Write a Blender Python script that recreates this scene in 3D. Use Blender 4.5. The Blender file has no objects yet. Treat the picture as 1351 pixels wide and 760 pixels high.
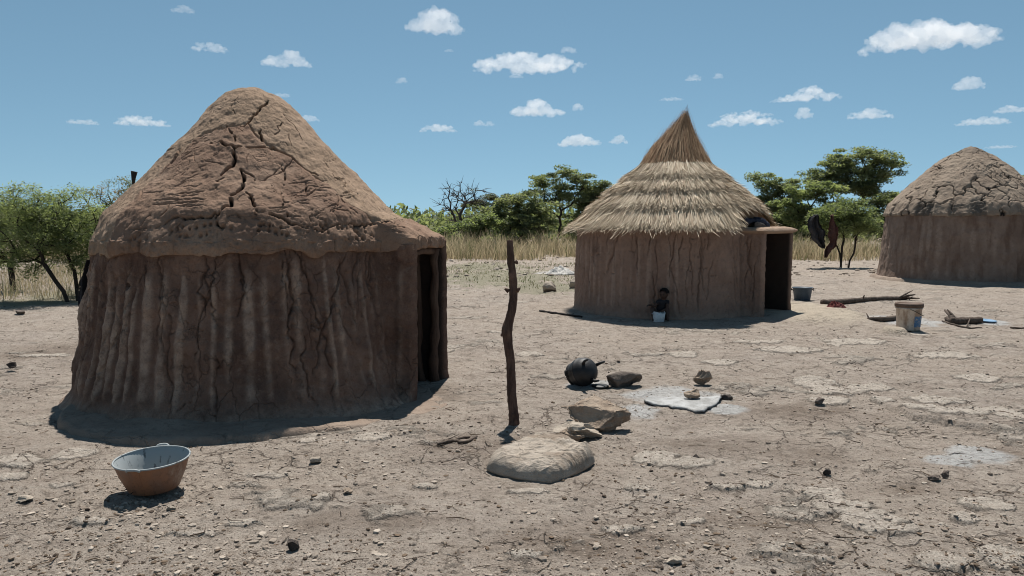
import bpy, math, random
import numpy as np
from mathutils import Vector

random.seed(11)
RNG = np.random.RandomState(11)
scene = bpy.context.scene
COL = scene.collection
R = math.radians

# ------------------------------------------------------------------ camera
W_PX, H_PX, F_PX, HORIZON = 1351.0, 760.0, 1013.0, 292.0
CAM_H = 1.6
PITCH = math.atan((H_PX / 2 - HORIZON) / F_PX)
cam_d = bpy.data.cameras.new('camera')
cam_d.sensor_width = 36.0
cam_d.lens = 36.0 * F_PX / W_PX
cam_d.clip_start = 0.05
cam_d.clip_end = 60000
cam = bpy.data.objects.new('camera', cam_d)
cam.location = (0, 0, CAM_H)
cam.rotation_euler = (math.pi / 2 - PITCH, 0, 0)
COL.objects.link(cam)
scene.camera = cam
CP, SP = math.cos(PITCH), math.sin(PITCH)


def ray(u, v):
    a = (u - W_PX / 2) / F_PX
    b = (H_PX / 2 - v) / F_PX
    return Vector((a, CP + b * SP, -SP + b * CP))


def gp(u, v, z=0.0):
    """point on the level z under photo pixel u, v"""
    d = ray(u, v)
    t = (z - CAM_H) / d.z
    return Vector((d.x * t, d.y * t, z))


def ad(u, v, y):
    """point at forward distance y"""
    d = ray(u, v)
    t = y / d.y
    return Vector((d.x * t, y, CAM_H + d.z * t))


def proj(V):
    x, y, z = V[:, 0], V[:, 1], V[:, 2] - CAM_H
    dep = y * CP - z * SP
    up = y * SP + z * CP
    return W_PX / 2 + F_PX * x / dep, H_PX / 2 - F_PX * up / dep, dep


# ------------------------------------------------------------------ noise
_g = np.random.RandomState(3).normal(size=(4096, 3))
_g /= np.linalg.norm(_g, axis=1)[:, None]


def pn(P, seed=0):
    P = np.asarray(P, dtype=np.float64)
    I = np.floor(P).astype(np.int64)
    Fr = P - I
    U = Fr * Fr * Fr * (Fr * (Fr * 6 - 15) + 10)
    out = np.zeros(len(P))
    for dx in (0, 1):
        wx = U[:, 0] if dx else 1 - U[:, 0]
        for dy in (0, 1):
            wy = U[:, 1] if dy else 1 - U[:, 1]
            for dz in (0, 1):
                wz = U[:, 2] if dz else 1 - U[:, 2]
                h = ((I[:, 0] + dx) * 73856093 ^ (I[:, 1] + dy) * 19349663 ^ (I[:, 2] + dz) * 83492791 ^ seed * 2654435) & 4095
                g = _g[h]
                d = g[:, 0] * (Fr[:, 0] - dx) + g[:, 1] * (Fr[:, 1] - dy) + g[:, 2] * (Fr[:, 2] - dz)
                out += wx * wy * wz * d
    return out * 1.5


def fbm(P, octv=4, seed=0, gain=0.5):
    P = np.asarray(P, dtype=np.float64)
    a, s, out = 1.0, 1.0, 0
    for o in range(octv):
        out = out + a * pn(P * s + 17.3 * o, seed + o)
        a *= gain
        s *= 2.03
    return out


def p3(x, y, z=0.0):
    x = np.asarray(x, dtype=np.float64)
    return np.stack([x, np.broadcast_to(np.asarray(y, dtype=np.float64), x.shape), np.broadcast_to(np.asarray(z, dtype=np.float64), x.shape)], -1)


def sstep(a, b, x):
    t = np.clip((x - a) / (b - a), 0, 1)
    return t * t * (3 - 2 * t)


def vor_edge(x, y, seed=0):
    """2-D cellular noise: F2-F1"""
    xi, yi = np.floor(x).astype(np.int64), np.floor(y).astype(np.int64)
    f1 = np.full(x.shape, 9.0)
    f2 = np.full(x.shape, 9.0)
    for dx in (-1, 0, 1):
        for dy in (-1, 0, 1):
            h = ((xi + dx) * 73856093 ^ (yi + dy) * 19349663 ^ seed * 83492791) & 4095
            px = xi + dx + 0.5 + 0.42 * _g[h][..., 0]
            py = yi + dy + 0.5 + 0.42 * _g[h][..., 1]
            d = np.hypot(px - x, py - y)
            m = d < f1
            f2 = np.where(m, f1, np.minimum(f2, d))
            f1 = np.where(m, d, f1)
    return f2 - f1


# ------------------------------------------------------------------ mesh helpers
def raw_mesh(name, V, quads=None, tris=None, attrs=None, smooth=True):
    V = np.asarray(V, dtype=np.float32).reshape(-1, 3)
    me = bpy.data.meshes.new(name)
    me.vertices.add(len(V))
    me.vertices.foreach_set('co', V.ravel())
    idx, tot = [], []
    if quads is not None and len(quads):
        q = np.asarray(quads, dtype=np.int32).reshape(-1, 4)
        idx.append(q.ravel()); tot.append(np.full(len(q), 4, np.int32))
    if tris is not None and len(tris):
        t = np.asarray(tris, dtype=np.int32).reshape(-1, 3)
        idx.append(t.ravel()); tot.append(np.full(len(t), 3, np.int32))
    idx = np.concatenate(idx); tot = np.concatenate(tot)
    start = np.concatenate([[0], np.cumsum(tot)[:-1]]).astype(np.int32)
    me.loops.add(len(idx))
    me.loops.foreach_set('vertex_index', idx)
    me.polygons.add(len(tot))
    me.polygons.foreach_set('loop_start', start)
    me.polygons.foreach_set('loop_total', tot)
    me.polygons.foreach_set('use_smooth', np.full(len(tot), smooth, dtype=bool))
    me.update(calc_edges=True)
    me.validate()
    for k, a in (attrs or {}).items():
        a = np.asarray(a, dtype=np.float32)
        if a.ndim == 1:
            at = me.attributes.new(k, 'FLOAT', 'POINT')
            at.data.foreach_set('value', a)
        else:
            at = me.attributes.new(k, 'FLOAT_COLOR', 'POINT')
            at.data.foreach_set('color', a.ravel())
    return me


def grid_quads(n, m, close_u=False, close_v=False, off=0, flip=False):
    uu = np.arange(n if close_u else n - 1)
    vv = np.arange(m if close_v else m - 1)
    A, B = np.meshgrid(uu, vv, indexing='ij')
    A2, B2 = (A + 1) % n, (B + 1) % m
    q = np.stack([A * m + B, A2 * m + B, A2 * m + B2, A * m + B2], -1).reshape(-1, 4) + off
    return q[:, ::-1] if flip else q


def link(name, me, mat=None, parent=None, loc=None):
    o = bpy.data.objects.new(name, me)
    COL.objects.link(o)
    if mat is not None and me is not None:
        me.materials.append(mat)
    if parent is not None:
        o.parent = parent
    if loc is not None:
        o.location = loc
    return o


def tag(o, label, cat, group=None):
    o['label'] = label
    o['category'] = cat
    if group:
        o['group'] = group
    return o


def thing(name, label, cat, loc=(0, 0, 0), rz=0.0, group=None):
    o = bpy.data.objects.new(name, None)
    COL.objects.link(o)
    o.location = loc
    o.rotation_euler = (0, 0, rz)
    o.empty_display_size = 0.1
    return tag(o, label, cat, group)


class MB:
    """collects pieces of one mesh"""
    def __init__(s):
        s.V, s.Q, s.T, s.n = [], [], [], 0
        s.A = []

    def add(s, V, Q=None, T=None, a=0.5):
        V = np.asarray(V, dtype=np.float64).reshape(-1, 3)
        if Q is not None and len(Q):
            s.Q.append(np.asarray(Q).reshape(-1, 4) + s.n)
        if T is not None and len(T):
            s.T.append(np.asarray(T).reshape(-1, 3) + s.n)
        s.V.append(V)
        s.A.append(np.broadcast_to(np.asarray(a, dtype=np.float64), (len(V),)))
        s.n += len(V)
        return s

    def tube(s, pts, rad, k=8, caps=True, jit=0.0, seed=0, a=0.5):
        pts = np.asarray([tuple(p) for p in pts], dtype=np.float64)
        n = len(pts)
        rad = np.broadcast_to(np.asarray(rad, dtype=np.float64), (n,))
        tan = np.gradient(pts, axis=0)
        tan /= np.linalg.norm(tan, axis=1)[:, None] + 1e-12
        ref = np.array([0.0, 0, 1]) if abs(tan[0, 2]) < 0.9 else np.array([1.0, 0, 0])
        ring = []
        ang = np.arange(k) * 2 * math.pi / k
        x = np.cross(ref, tan[0]); x /= np.linalg.norm(x)
        rs = np.random.RandomState(seed)
        for i in range(n):
            x = x - tan[i] * np.dot(x, tan[i]); x /= np.linalg.norm(x) + 1e-12
            y = np.cross(tan[i], x)
            rr = rad[i] * (1 + jit * rs.normal(size=k))
            ring.append(pts[i] + rr[:, None] * (np.cos(ang)[:, None] * x + np.sin(ang)[:, None] * y))
        V = np.concatenate(ring)
        q = grid_quads(n, k, close_v=True, flip=True)
        T = []
        if caps:
            V = np.concatenate([V, pts[:1], pts[-1:]])
            c0, c1 = n * k, n * k + 1
            for j in range(k):
                j2 = (j + 1) % k
                T.append((c0, j, j2)[::1]); T.append((c1, (n - 1) * k + j2, (n - 1) * k + j))
        return s.add(V, q[:, ::-1], T, a)

    def lathe(s, prof, k=48, a=0.5, sx=1.0, sy=1.0):
        prof = np.asarray(prof, dtype=np.float64)
        ang = np.arange(k) * 2 * math.pi / k
        V = np.stack([prof[:, None, 0] * np.cos(ang)[None] * sx, prof[:, None, 0] * np.sin(ang)[None] * sy,
                      np.broadcast_to(prof[:, None, 1], (len(prof), k))], -1).reshape(-1, 3)
        return s.add(V, grid_quads(len(prof), k, close_v=True, flip=True), None, a)

    def build(s, name, mat=None, parent=None, smooth=True, loc=None, displace=None, attr='tint'):
        V = np.concatenate(s.V)
        if displace is not None:
            V = displace(V)
        me = raw_mesh(name, V, np.concatenate(s.Q) if s.Q else None, np.concatenate(s.T) if s.T else None,
                      {attr: np.concatenate(s.A)}, smooth)
        return link(name, me, mat, parent, loc)


def ico(sub=3):
    import bmesh
    bm = bmesh.new()
    bmesh.ops.create_icosphere(bm, subdivisions=sub, radius=1.0)
    V = np.array([v.co[:] for v in bm.verts]); T = np.array([[v.index for v in f.verts] for f in bm.faces])
    bm.free()
    return V, T


ICO = {k: ico(k) for k in (1, 2, 3, 4, 5)}


# ------------------------------------------------------------------ materials
class NT:
    def __init__(s, name):
        s.m = bpy.data.materials.new(name)
        s.m.use_nodes = True
        s.t = s.m.node_tree
        s.b = s.t.nodes['Principled BSDF']
        s.b.inputs['Specular IOR Level'].default_value = 0.15
        s.b.inputs['Roughness'].default_value = 0.9

    def n(s, typ, **kw):
        nd = s.t.nodes.new(typ)
        for k, v in kw.items():
            if k.startswith('i_'):
                nd.inputs[k[2:].replace('_', ' ')].default_value = v
            else:
                setattr(nd, k, v)
        return nd

    def l(s, a, b):
        s.t.links.new(a, b)
        return a

    def coord(s, kind='Object'):
        if kind == 'World':
            return s.n('ShaderNodeNewGeometry').outputs['Position']
        return s.n('ShaderNodeTexCoord').outputs[kind]

    def noise(s, co, scale, detail=4, rough=0.55, dist=0.0, out='Fac'):
        nd = s.n('ShaderNodeTexNoise')
        nd.inputs['Scale'].default_value = scale
        nd.inputs['Detail'].default_value = detail
        nd.inputs['Roughness'].default_value = rough
        nd.inputs['Distortion'].default_value = dist
        s.l(co, nd.inputs['Vector'])
        return nd.outputs[out]

    def vor(s, co, scale, feature='F1', rand=1.0, out='Distance'):
        nd = s.n('ShaderNodeTexVoronoi', feature=feature)
        nd.inputs['Scale'].default_value = scale
        nd.inputs['Randomness'].default_value = rand
        s.l(co, nd.inputs['Vector'])
        return nd.outputs[out]

    def scale_co(s, co, sc):
        nd = s.n('ShaderNodeMapping')
        nd.inputs['Scale'].default_value = sc
        s.l(co, nd.inputs['Vector'])
        return nd.outputs['Vector']

    def rng(s, fac, a, b, lo=0.0, hi=1.0, smooth=True):
        nd = s.n('ShaderNodeMapRange', interpolation_type='SMOOTHSTEP' if smooth else 'LINEAR')
        nd.inputs['From Min'].default_value = a
        nd.inputs['From Max'].default_value = b
        nd.inputs['To Min'].default_value = lo
        nd.inputs['To Max'].default_value = hi
        s.l(fac, nd.inputs['Value'])
        return nd.outputs['Result']

    def math(s, op, a, b=0.0, c=None):
        nd = s.n('ShaderNodeMath', operation=op)
        for i, v in enumerate((a, b, c)):
            if v is None:
                continue
            if isinstance(v, (int, float)):
                nd.inputs[i].default_value = v
            else:
                s.l(v, nd.inputs[i])
        return nd.outputs[0]

    def mix(s, fac, a, b, blend='MIX'):
        nd = s.n('ShaderNodeMix', data_type='RGBA', blend_type=blend)
        for k, v in ((0, fac), (6, a), (7, b)):
            if isinstance(v, (int, float)):
                nd.inputs[k].default_value = v
            elif isinstance(v, tuple):
                nd.inputs[k].default_value = (*v, 1.0)
            else:
                s.l(v, nd.inputs[k])
        return nd.outputs[2]

    def attr(s, name, out='Fac'):
        return s.n('ShaderNodeAttribute', attribute_name=name).outputs[out]

    def bump(s, h, strength=0.5, dist=0.01, prev=None):
        nd = s.n('ShaderNodeBump')
        nd.inputs['Strength'].default_value = strength
        nd.inputs['Distance'].default_value = dist
        s.l(h, nd.inputs['Height'])
        if prev is not None:
            s.l(prev, nd.inputs['Normal'])
        return nd.outputs['Normal']

    def done(s, color=None, normal=None, rough=None, metal=None, spec=None):
        if color is not None:
            if isinstance(color, tuple):
                s.b.inputs['Base Color'].default_value = (*color, 1)
            else:
                s.l(color, s.b.inputs['Base Color'])
        if normal is not None:
            s.l(normal, s.b.inputs['Normal'])
        if rough is not None:
            if isinstance(rough, (int, float)):
                s.b.inputs['Roughness'].default_value = rough
            else:
                s.l(rough, s.b.inputs['Roughness'])
        if metal is not None:
            s.b.inputs['Metallic'].default_value = metal
        if spec is not None:
            s.b.inputs['Specular IOR Level'].default_value = spec
        return s.m


def simple_mat(name, c1, c2, scale=12.0, bump=0.3, bdist=0.01, rough=0.9, spec=0.15, fine=6.0, stretch=None, metal=None, tint=None):
    m = NT(name)
    co = m.coord()
    if stretch:
        co = m.scale_co(co, stretch)
    a = m.noise(co, scale, 6, 0.6)
    b = m.noise(co, scale * fine, 4, 0.6)
    c = m.mix(m.rng(a, 0.32, 0.68), c1, c2)
    c = m.mix(m.math('MULTIPLY', m.rng(b, 0.45, 0.75), 0.5), c, tuple(x * 0.55 for x in c2))
    if tint:
        c = m.mix(m.attr('tint'), c, tint)
    h = m.math('ADD', a, m.math('MULTIPLY', b, 0.5))
    return m.done(c, m.bump(h, bump, bdist), rough, metal, spec)

# ------------------------------------------------------------------ light
SUN_EL = 65.5
SUN_AZ = (0.07, 0.99)          # horizontal direction towards the sun (x, y)
world = bpy.data.worlds.new('World')
scene.world = world
world.use_nodes = True
wt = world.node_tree
bg = wt.nodes['Background']
sky = wt.nodes.new('ShaderNodeTexSky')
sky.sky_type = 'NISHITA'
sky.sun_disc = False
sky.sun_elevation = R(SUN_EL)
sky.sun_rotation = math.atan2(SUN_AZ[0], SUN_AZ[1])
sky.altitude = 1100
sky.air_density = 1.0
sky.dust_density = 0.2
sky.ozone_density = 6.0
hsv = wt.nodes.new('ShaderNodeHueSaturation')
hsv.inputs['Hue'].default_value = 0.472
hsv.inputs['Saturation'].default_value = 0.88
hsv.inputs['Value'].default_value = 1.0
_tc = wt.nodes.new('ShaderNodeTexCoord')
_va = wt.nodes.new('ShaderNodeVectorMath'); _va.operation = 'ADD'; _va.inputs[1].default_value = (0, 0, 0.10)
_vn = wt.nodes.new('ShaderNodeVectorMath'); _vn.operation = 'NORMALIZE'
wt.links.new(_tc.outputs['Generated'], _va.inputs[0]); wt.links.new(_va.outputs[0], _vn.inputs[0])
wt.links.new(_vn.outputs[0], sky.inputs['Vector'])
wt.links.new(sky.outputs['Color'], hsv.inputs['Color'])
wt.links.new(hsv.outputs['Color'], bg.inputs['Color'])
bg.inputs['Strength'].default_value = 0.060
sd = bpy.data.lights.new('sun', 'SUN')
sd.energy = 4.2
sd.angle = R(0.5)
sd.color = (1.0, 0.955, 0.89)
so = bpy.data.objects.new('sun', sd)
COL.objects.link(so)
_n = math.hypot(*SUN_AZ)
SUN = Vector((SUN_AZ[0] / _n * math.cos(R(SUN_EL)), SUN_AZ[1] / _n * math.cos(R(SUN_EL)), math.sin(R(SUN_EL))))
so.rotation_euler = SUN.to_track_quat('Z', 'Y').to_euler()
so.location = (20, 20, 60)
vs = scene.view_settings
vs.view_transform = 'Standard'
vs.look = 'None'
vs.exposure = 0.60
vs.gamma = 1.0
vs.use_curve_mapping = False
scene.render.film_transparent = False
scene.cycles.max_bounces = 8
scene.cycles.diffuse_bounces = 4
scene.cycles.transparent_max_bounces = 12
scene.cycles.volume_bounces = 6
scene.cycles.use_denoising = True
scene.cycles.filter_width = 1.0

# ------------------------------------------------------------------ hut frames (plan)
H1_C, H1_ROT = (-2.46, 7.43), R(-11)
H2_C, H2_ROT = (3.02, 14.2), R(-36)
H3_C, H3_ROT = (12.55, 21.3), R(-22)


# ------------------------------------------------------------------ ground
def ell(u, v, du, dv):
    c = gp(u, v)
    n, f_ = gp(u, v + dv), gp(u, v - dv)
    return (c.x, (n.y + f_.y) / 2, du / F_PX * c.y, (f_.y - n.y) / 2)


PALE = [ell(*e) for e in [
    (1085, 652, 28, 8), (1110, 668, 34, 11), (1150, 690, 48, 12), (1190, 703, 24, 7), (1245, 742, 40, 12), (1325, 738, 35, 14),
    (1300, 672, 30, 8), (1270, 690, 22, 6), (1075, 505, 30, 6), (1105, 516, 34, 7), (1150, 512, 26, 5), (1090, 530, 30, 6), (1166, 531, 14, 5),
    (1250, 548, 48, 10), (1310, 545, 30, 7), (1232, 528, 34, 5), (1340, 556, 20, 10), (95, 601, 26, 7), (25, 612, 40, 8), (15, 632, 24, 5), (488, 574, 26, 6), (408, 580, 14, 4),
    (425, 660, 12, 5), (865, 605, 30, 6), (905, 612, 40, 5), (845, 645, 20, 4), (1000, 640, 18, 4), (700, 650, 30, 4),
    (960, 642, 24, 4), (580, 465, 20, 3), (700, 470, 18, 3), (660, 440, 12, 2), (1130, 450, 40, 4), (1250, 470, 40, 4),
    (1000, 450, 30, 3), (1040, 462, 40, 4), (950, 480, 24, 3), (1210, 440, 18, 2), (900, 470, 20, 3), (1290, 500, 30, 4), (820, 700, 30, 5), (690, 735, 26, 4), (320, 690, 24, 4), (255, 705, 30, 4), (120, 690, 24, 4),
    (80, 640, 20, 3), (350, 625, 30, 4), (560, 640, 18, 3), (60, 470, 30, 3), (1080, 740, 24, 4), (910, 690, 20, 3)]]
ASH = [ell(*e) for e in [(890, 522, 60, 11), (840, 545, 30, 8), (955, 540, 36, 7), (1195, 424, 45, 7), (1290, 603, 40, 12), (1255, 610, 30, 8), (1300, 425, 24, 5), (780, 507, 30, 5)]]
SAND = [ell(*e) for e in [(1066, 414, 62, 15), (1180, 440, 14, 3)]]
GREEN = [ell(*e) for e in [(660, 367, 90, 12), (720, 380, 50, 8), (640, 352, 60, 5), (40, 400, 60, 8), (100, 388, 60, 8)]]
DARK = [ell(*e) for e in [(60, 465, 50, 12), (640, 590, 90, 16), (700, 610, 60, 10), (1060, 600, 60, 14), (1000, 690, 90, 16), (780, 720, 140, 26), (480, 690, 80, 14), (1200, 650, 50, 9), (560, 520, 60, 12), (1060, 545, 90, 14), (950, 590, 70, 12), (1330, 600, 40, 10)]]  # first ellipse paints tree shade onto the soil


def esum(x, y, E, soft=0.35, wob=0.25, seed=5, wscale=1.0):
    out = np.zeros(len(x))
    wn = fbm(p3(x * 3.1 * wscale, y * 3.1 * wscale, seed), 4, seed) * wob
    for cx, cy, rx, ry in E:
        m = (np.abs(x - cx) < rx * 1.7) & (np.abs(y - cy) < ry * 1.7)
        if not m.any():
            continue
        d = np.hypot((x[m] - cx) / rx, (y[m] - cy) / ry) + wn[m]
        out[m] = np.maximum(out[m], 1 - sstep(1 - soft, 1 + soft, d))
    return out


LEDGE = [gp(u, v) for u, v in [(1205, 556), (1240, 560), (1268, 566), (1300, 568), (1325, 574), (1360, 576), (1420, 580)]]


def ground(x, y):
    x = np.atleast_1d(np.asarray(x, float)); y = np.atleast_1d(np.asarray(y, float))
    pale = esum(x, y, PALE, 0.18, 0.42, 5, 2.0)
    nat = fbm(p3(x * 0.9, y * 1.3, 3), 5, 31, 0.62)
    near = 1 - sstep(15, 28, y)
    pale = np.maximum(pale, sstep(0.45, 0.70, nat) * 0.7 * near)
    ash = esum(x, y, ASH, 0.6, 0.35, 8)
    sand = esum(x, y, SAND, 0.3, 0.12, 9)
    green = esum(x, y, GREEN, 0.6, 0.5, 10)
    dark = esum(x, y, DARK, 0.7, 0.5, 12)
    h = 0.035 * fbm(p3(x / 3.2, y / 3.2, 1), 2, 21)
    mid = fbm(p3(x / 0.75, y / 0.75, 2), 4, 22, 0.55)
    h = h + 0.020 * mid + 0.009 * fbm(p3(x / 0.11, y / 0.11, 4), 3, 23, 0.6)
    ridg = 1 - np.abs(pn(p3(x / 0.33, y / 0.27, 6), 24)) * 2
    h = h + 0.008 * np.clip(ridg, -1, 1) * sstep(-0.1, 0.4, mid)
    step = sstep(0.35, 0.55, pale)
    h = h + step * (0.018 + 0.014 * fbm(p3(x / 0.16, y / 0.22, 7), 3, 26))
    # broken ledge of rock at the right
    for a, b in zip(LEDGE[:-1], LEDGE[1:]):
        m = (x >= a.x) & (x < b.x)
        if m.any():
            yl = a.y + (b.y - a.y) * (x[m] - a.x) / (b.x - a.x) + 0.03 * pn(p3(x[m] * 9, 0 * x[m], 1), 4)
            h[m] += 0.045 * sstep(0, 0.03, y[m] - yl) * (1 - sstep(0.25, 0.9, y[m] - yl))
    h = h * (1 - 0.75 * sand) + 0.09 * sand
    h = h * (1 - 0.5 * ash) + 0.01 * ash
    h = h + 0.05 * sstep(20, 32, y) * fbm(p3(x / 2.0, y / 1.2, 8), 3, 28)
    for (cx, cy), r in ((H1_C, 1.9), (H2_C, 2.0), (H3_C, 2.3)):
        k = 1 - sstep(r, r + 0.9, np.hypot(x - cx, y - cy))
        h = h * (1 - 0.75 * k)
    return h, np.stack([pale, ash, green, sand], -1), dark


def gz(x, y):
    return float(ground([x], [y])[0][0])


def on(u, v, dz=0.0):
    """ground point under photo pixel, settled on the relief"""
    p = gp(u, v)
    for _ in range(3):
        p = gp(u, v, gz(p.x, p.y))
    p.z += dz
    return p


def axis(lo, hi, step, g1, far):
    a = list(np.arange(lo, hi, step))
    s = step
    while a[-1] < far:
        s *= g1
        a.append(a[-1] + s)
    return a


xr = axis(0.5, 5.2, 0.026, 1.035, 4000)
xs = np.array([-v + 1.0 for v in xr[::-1]] + xr)
yb = axis(-3.0, -2.9, 0.06, 1.2, 300)
ys = np.array([-v for v in yb[::-1]] + axis(3.0, 9.0, 0.024, 1.018, 5000))
GX, GY = np.meshgrid(xs, ys, indexing='ij')
gh, gm, gd = ground(GX.ravel(), GY.ravel())
far_w = 1 - sstep(60, 200, np.hypot(GX.ravel(), GY.ravel()))
g_me = raw_mesh('ground', np.stack([GX.ravel(), GY.ravel(), gh * far_w], -1), grid_quads(len(xs), len(ys)),
                attrs={'mask': gm, 'dark': gd})

m = NT('dusty_soil')
co = m.coord('World')
big = m.noise(co, 0.55, 5, 0.6)
mid = m.noise(co, 3.2, 6, 0.62)
fin = m.noise(co, 22.0, 5, 0.65)
vfin = m.noise(co, 95.0, 4, 0.7)
clod = m.noise(co, 8.5, 8, 0.68)
soil = m.mix(m.rng(mid, 0.3, 0.7), (0.312, 0.261, 0.220), (0.425, 0.369, 0.317))
soil = m.mix(m.rng(big, 0.35, 0.7, 0, 0.55), soil, (0.400, 0.335, 0.275))
soil = m.mix(m.rng(fin, 0.48, 0.72, 0, 0.65), soil, (0.20, 0.158, 0.122))
soil = m.mix(m.rng(fin, 0.46, 0.28, 0, 0.55), soil, (0.44, 0.375, 0.31))
soil = m.mix(m.rng(vfin, 0.53, 0.68, 0, 0.75), soil, (0.135, 0.104, 0.082))
soil = m.mix(m.rng(clod, 0.53, 0.68, 0, 0.6), soil, (0.20, 0.16, 0.13))
soil = m.mix(m.rng(clod, 0.46, 0.34, 0, 0.5), soil, (0.44, 0.38, 0.325))
soil = m.mix(m.rng(vfin, 0.44, 0.28, 0, 0.5), soil, (0.46, 0.40, 0.335))
soil = m.mix(m.math('MULTIPLY', m.attr('dark'), m.rng(mid, 0.35, 0.6, 0.15, 0.75)), soil, (0.168, 0.128, 0.099))
sep = m.n('ShaderNodeSeparateColor')
mk = m.n('ShaderNodeAttribute', attribute_name='mask')
m.l(mk.outputs['Color'], sep.inputs['Color'])
edge = m.math('ADD', m.math('MULTIPLY', m.math('SUBTRACT', fin, 0.5), 1.5), m.math('MULTIPLY', m.math('SUBTRACT', clod, 0.5), 1.6))
pm = m.rng(m.math('ADD', sep.outputs['Red'], edge), 0.18, 0.78)
palec = m.mix(m.rng(fin, 0.38, 0.62), (0.57, 0.505, 0.435), (0.42, 0.365, 0.31))
palec = m.mix(m.rng(vfin, 0.5, 0.68, 0, 0.7), palec, (0.30, 0.25, 0.205))
soil = m.mix(m.math('MULTIPLY', pm, 0.9), soil, palec)
wv = m.n('ShaderNodeVectorMath', operation='ADD')
sc_ = m.n('ShaderNodeVectorMath', operation='SCALE'); sc_.inputs['Scale'].default_value = 0.22
m.l(m.noise(co, 4.0, 4, 0.6, out='Color'), sc_.inputs[0]); m.l(co, wv.inputs[0]); m.l(sc_.outputs[0], wv.inputs[1])
crk = m.math('MULTIPLY', m.rng(m.vor(wv.outputs[0], 3.4, 'DISTANCE_TO_EDGE'), 0.03, 0.0), m.rng(m.noise(co, 1.3, 4), 0.47, 0.6))
soil = m.mix(m.math('MULTIPLY', crk, 0.75), soil, (0.11, 0.085, 0.068))
am = m.math('MULTIPLY', m.rng(m.math('ADD', sep.outputs['Green'], m.math('MULTIPLY', m.math('SUBTRACT', mid, 0.5), 1.2)), 0.25, 0.85), 0.85)
soil = m.mix(am, soil, m.mix(m.rng(fin, 0.4, 0.7), (0.49, 0.485, 0.475), (0.36, 0.35, 0.335)))
soil = m.mix(m.math('MULTIPLY', m.rng(m.math('ADD', sep.outputs['Blue'], m.math('SUBTRACT', fin, 0.5)), 0.3, 0.9), 0.5), soil, (0.17, 0.18, 0.10))
soil = m.mix(m.math('MULTIPLY', mk.outputs['Alpha'], 0.9), soil, m.mix(m.rng(mid, 0.3, 0.7), (0.50, 0.43, 0.34), (0.43, 0.365, 0.29)))
# flecks of dung and leaf litter lying on the soil
fl = m.vor(m.scale_co(co, (1, 1.25, 1)), 26.0)
flm = m.math('MULTIPLY', m.rng(fl, 0.22, 0.12), m.rng(m.noise(co, 2.3, 5, 0.65), 0.50, 0.66))
soil = m.mix(m.math('MULTIPLY', flm, 0.8), soil, (0.065, 0.048, 0.037))
fl2 = m.vor(co, 13.0)
flm2 = m.math('MULTIPLY', m.rng(fl2, 0.20, 0.13), m.rng(m.noise(co, 1.1, 5, 0.65), 0.47, 0.62))
soil = m.mix(m.math('MULTIPLY', flm2, 0.75), soil, (0.48, 0.42, 0.355))
hgt = m.math('ADD', m.math('MULTIPLY', fin, 0.9), m.math('MULTIPLY', vfin, 0.4))
hgt = m.math('ADD', hgt, m.math('MULTIPLY', flm2, 0.25))
hgt = m.math('ADD', hgt, m.math('MULTIPLY', flm, 0.25))
hgt = m.math('SUBTRACT', hgt, m.math('MULTIPLY', crk, 0.7))
hgt = m.math('ADD', hgt, m.math('MULTIPLY', pm, 0.35))
nrm = m.bump(hgt, 1.0, 0.035, m.bump(clod, 0.8, 0.085))
M_SOIL = m.done(soil, nrm, 0.95, None, 0.08)
go = link('ground', g_me, M_SOIL)
go['kind'] = 'structure'


# ------------------------------------------------------------------ gravel and litter lying on the soil
def scatter(name, n, seed, size, umin, pal_bias, vr=(330, 800), flat=0.6, mat=None, mask_w=None):
    rs = np.random.RandomState(seed)
    V0, T0 = ICO[1]
    k = len(V0)
    u = rs.uniform(-60, 1420, n); v = vr[0] + (vr[1] - vr[0]) * rs.uniform(0, 1, n) ** 0.85
    P = np.array([gp(a, b)[:] for a, b in zip(u, v)])
    dens = fbm(p3(P[:, 0] * 0.8, P[:, 1] * 0.8, seed), 4, seed)
    keep = dens * 1.3 + rs.uniform(-0.8, 0.75, n) > 0.0
    for (cx, cy), r in ((H1_C, 1.85), (H2_C, 2.0), (H3_C, 2.25)):
        keep &= np.hypot(P[:, 0] - cx, P[:, 1] - cy) > r
    P = P[keep]; n = len(P)
    h, mk_, _ = ground(P[:, 0], P[:, 1])
    ok = mk_[:, 3] < 0.3
    P = P[ok]; h = h[ok]; n = len(P)
    s = size[0] * (1 + rs.pareto(2.2, n))
    s = np.minimum(s, size[1]) * (1 + 0.035 * np.clip(P[:, 1] - 8, 0, 25))
    S = np.stack([s * rs.uniform(0.7, 1.5, n), s * rs.uniform(0.7, 1.3, n), s * rs.uniform(flat * 0.6, flat * 1.3, n)], -1)
    a = rs.uniform(0, 6.28, n); ca, sa = np.cos(a), np.sin(a)
    J = V0[None] * (1 + rs.uniform(-0.35, 0.35, (n, k, 1))) * S[:, None]
    X = J[..., 0] * ca[:, None] - J[..., 1] * sa[:, None] + P[:, 0:1]
    Y = J[..., 0] * sa[:, None] + J[..., 1] * ca[:, None] + P[:, 1:2]
    Z = J[..., 2] + (h + S[:, 2] * 0.35)[:, None]
    V = np.stack([X, Y, Z], -1).reshape(-1, 3)
    T = (T0[None] + (np.arange(n) * k)[:, None, None]).reshape(-1, 3)
    t = np.repeat(rs.uniform(0, 1, n), k)
    o = link(name, raw_mesh(name, V, None, T, {'tint': t}, smooth=False), mat)
    o['kind'] = 'stuff'
    return o


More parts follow.
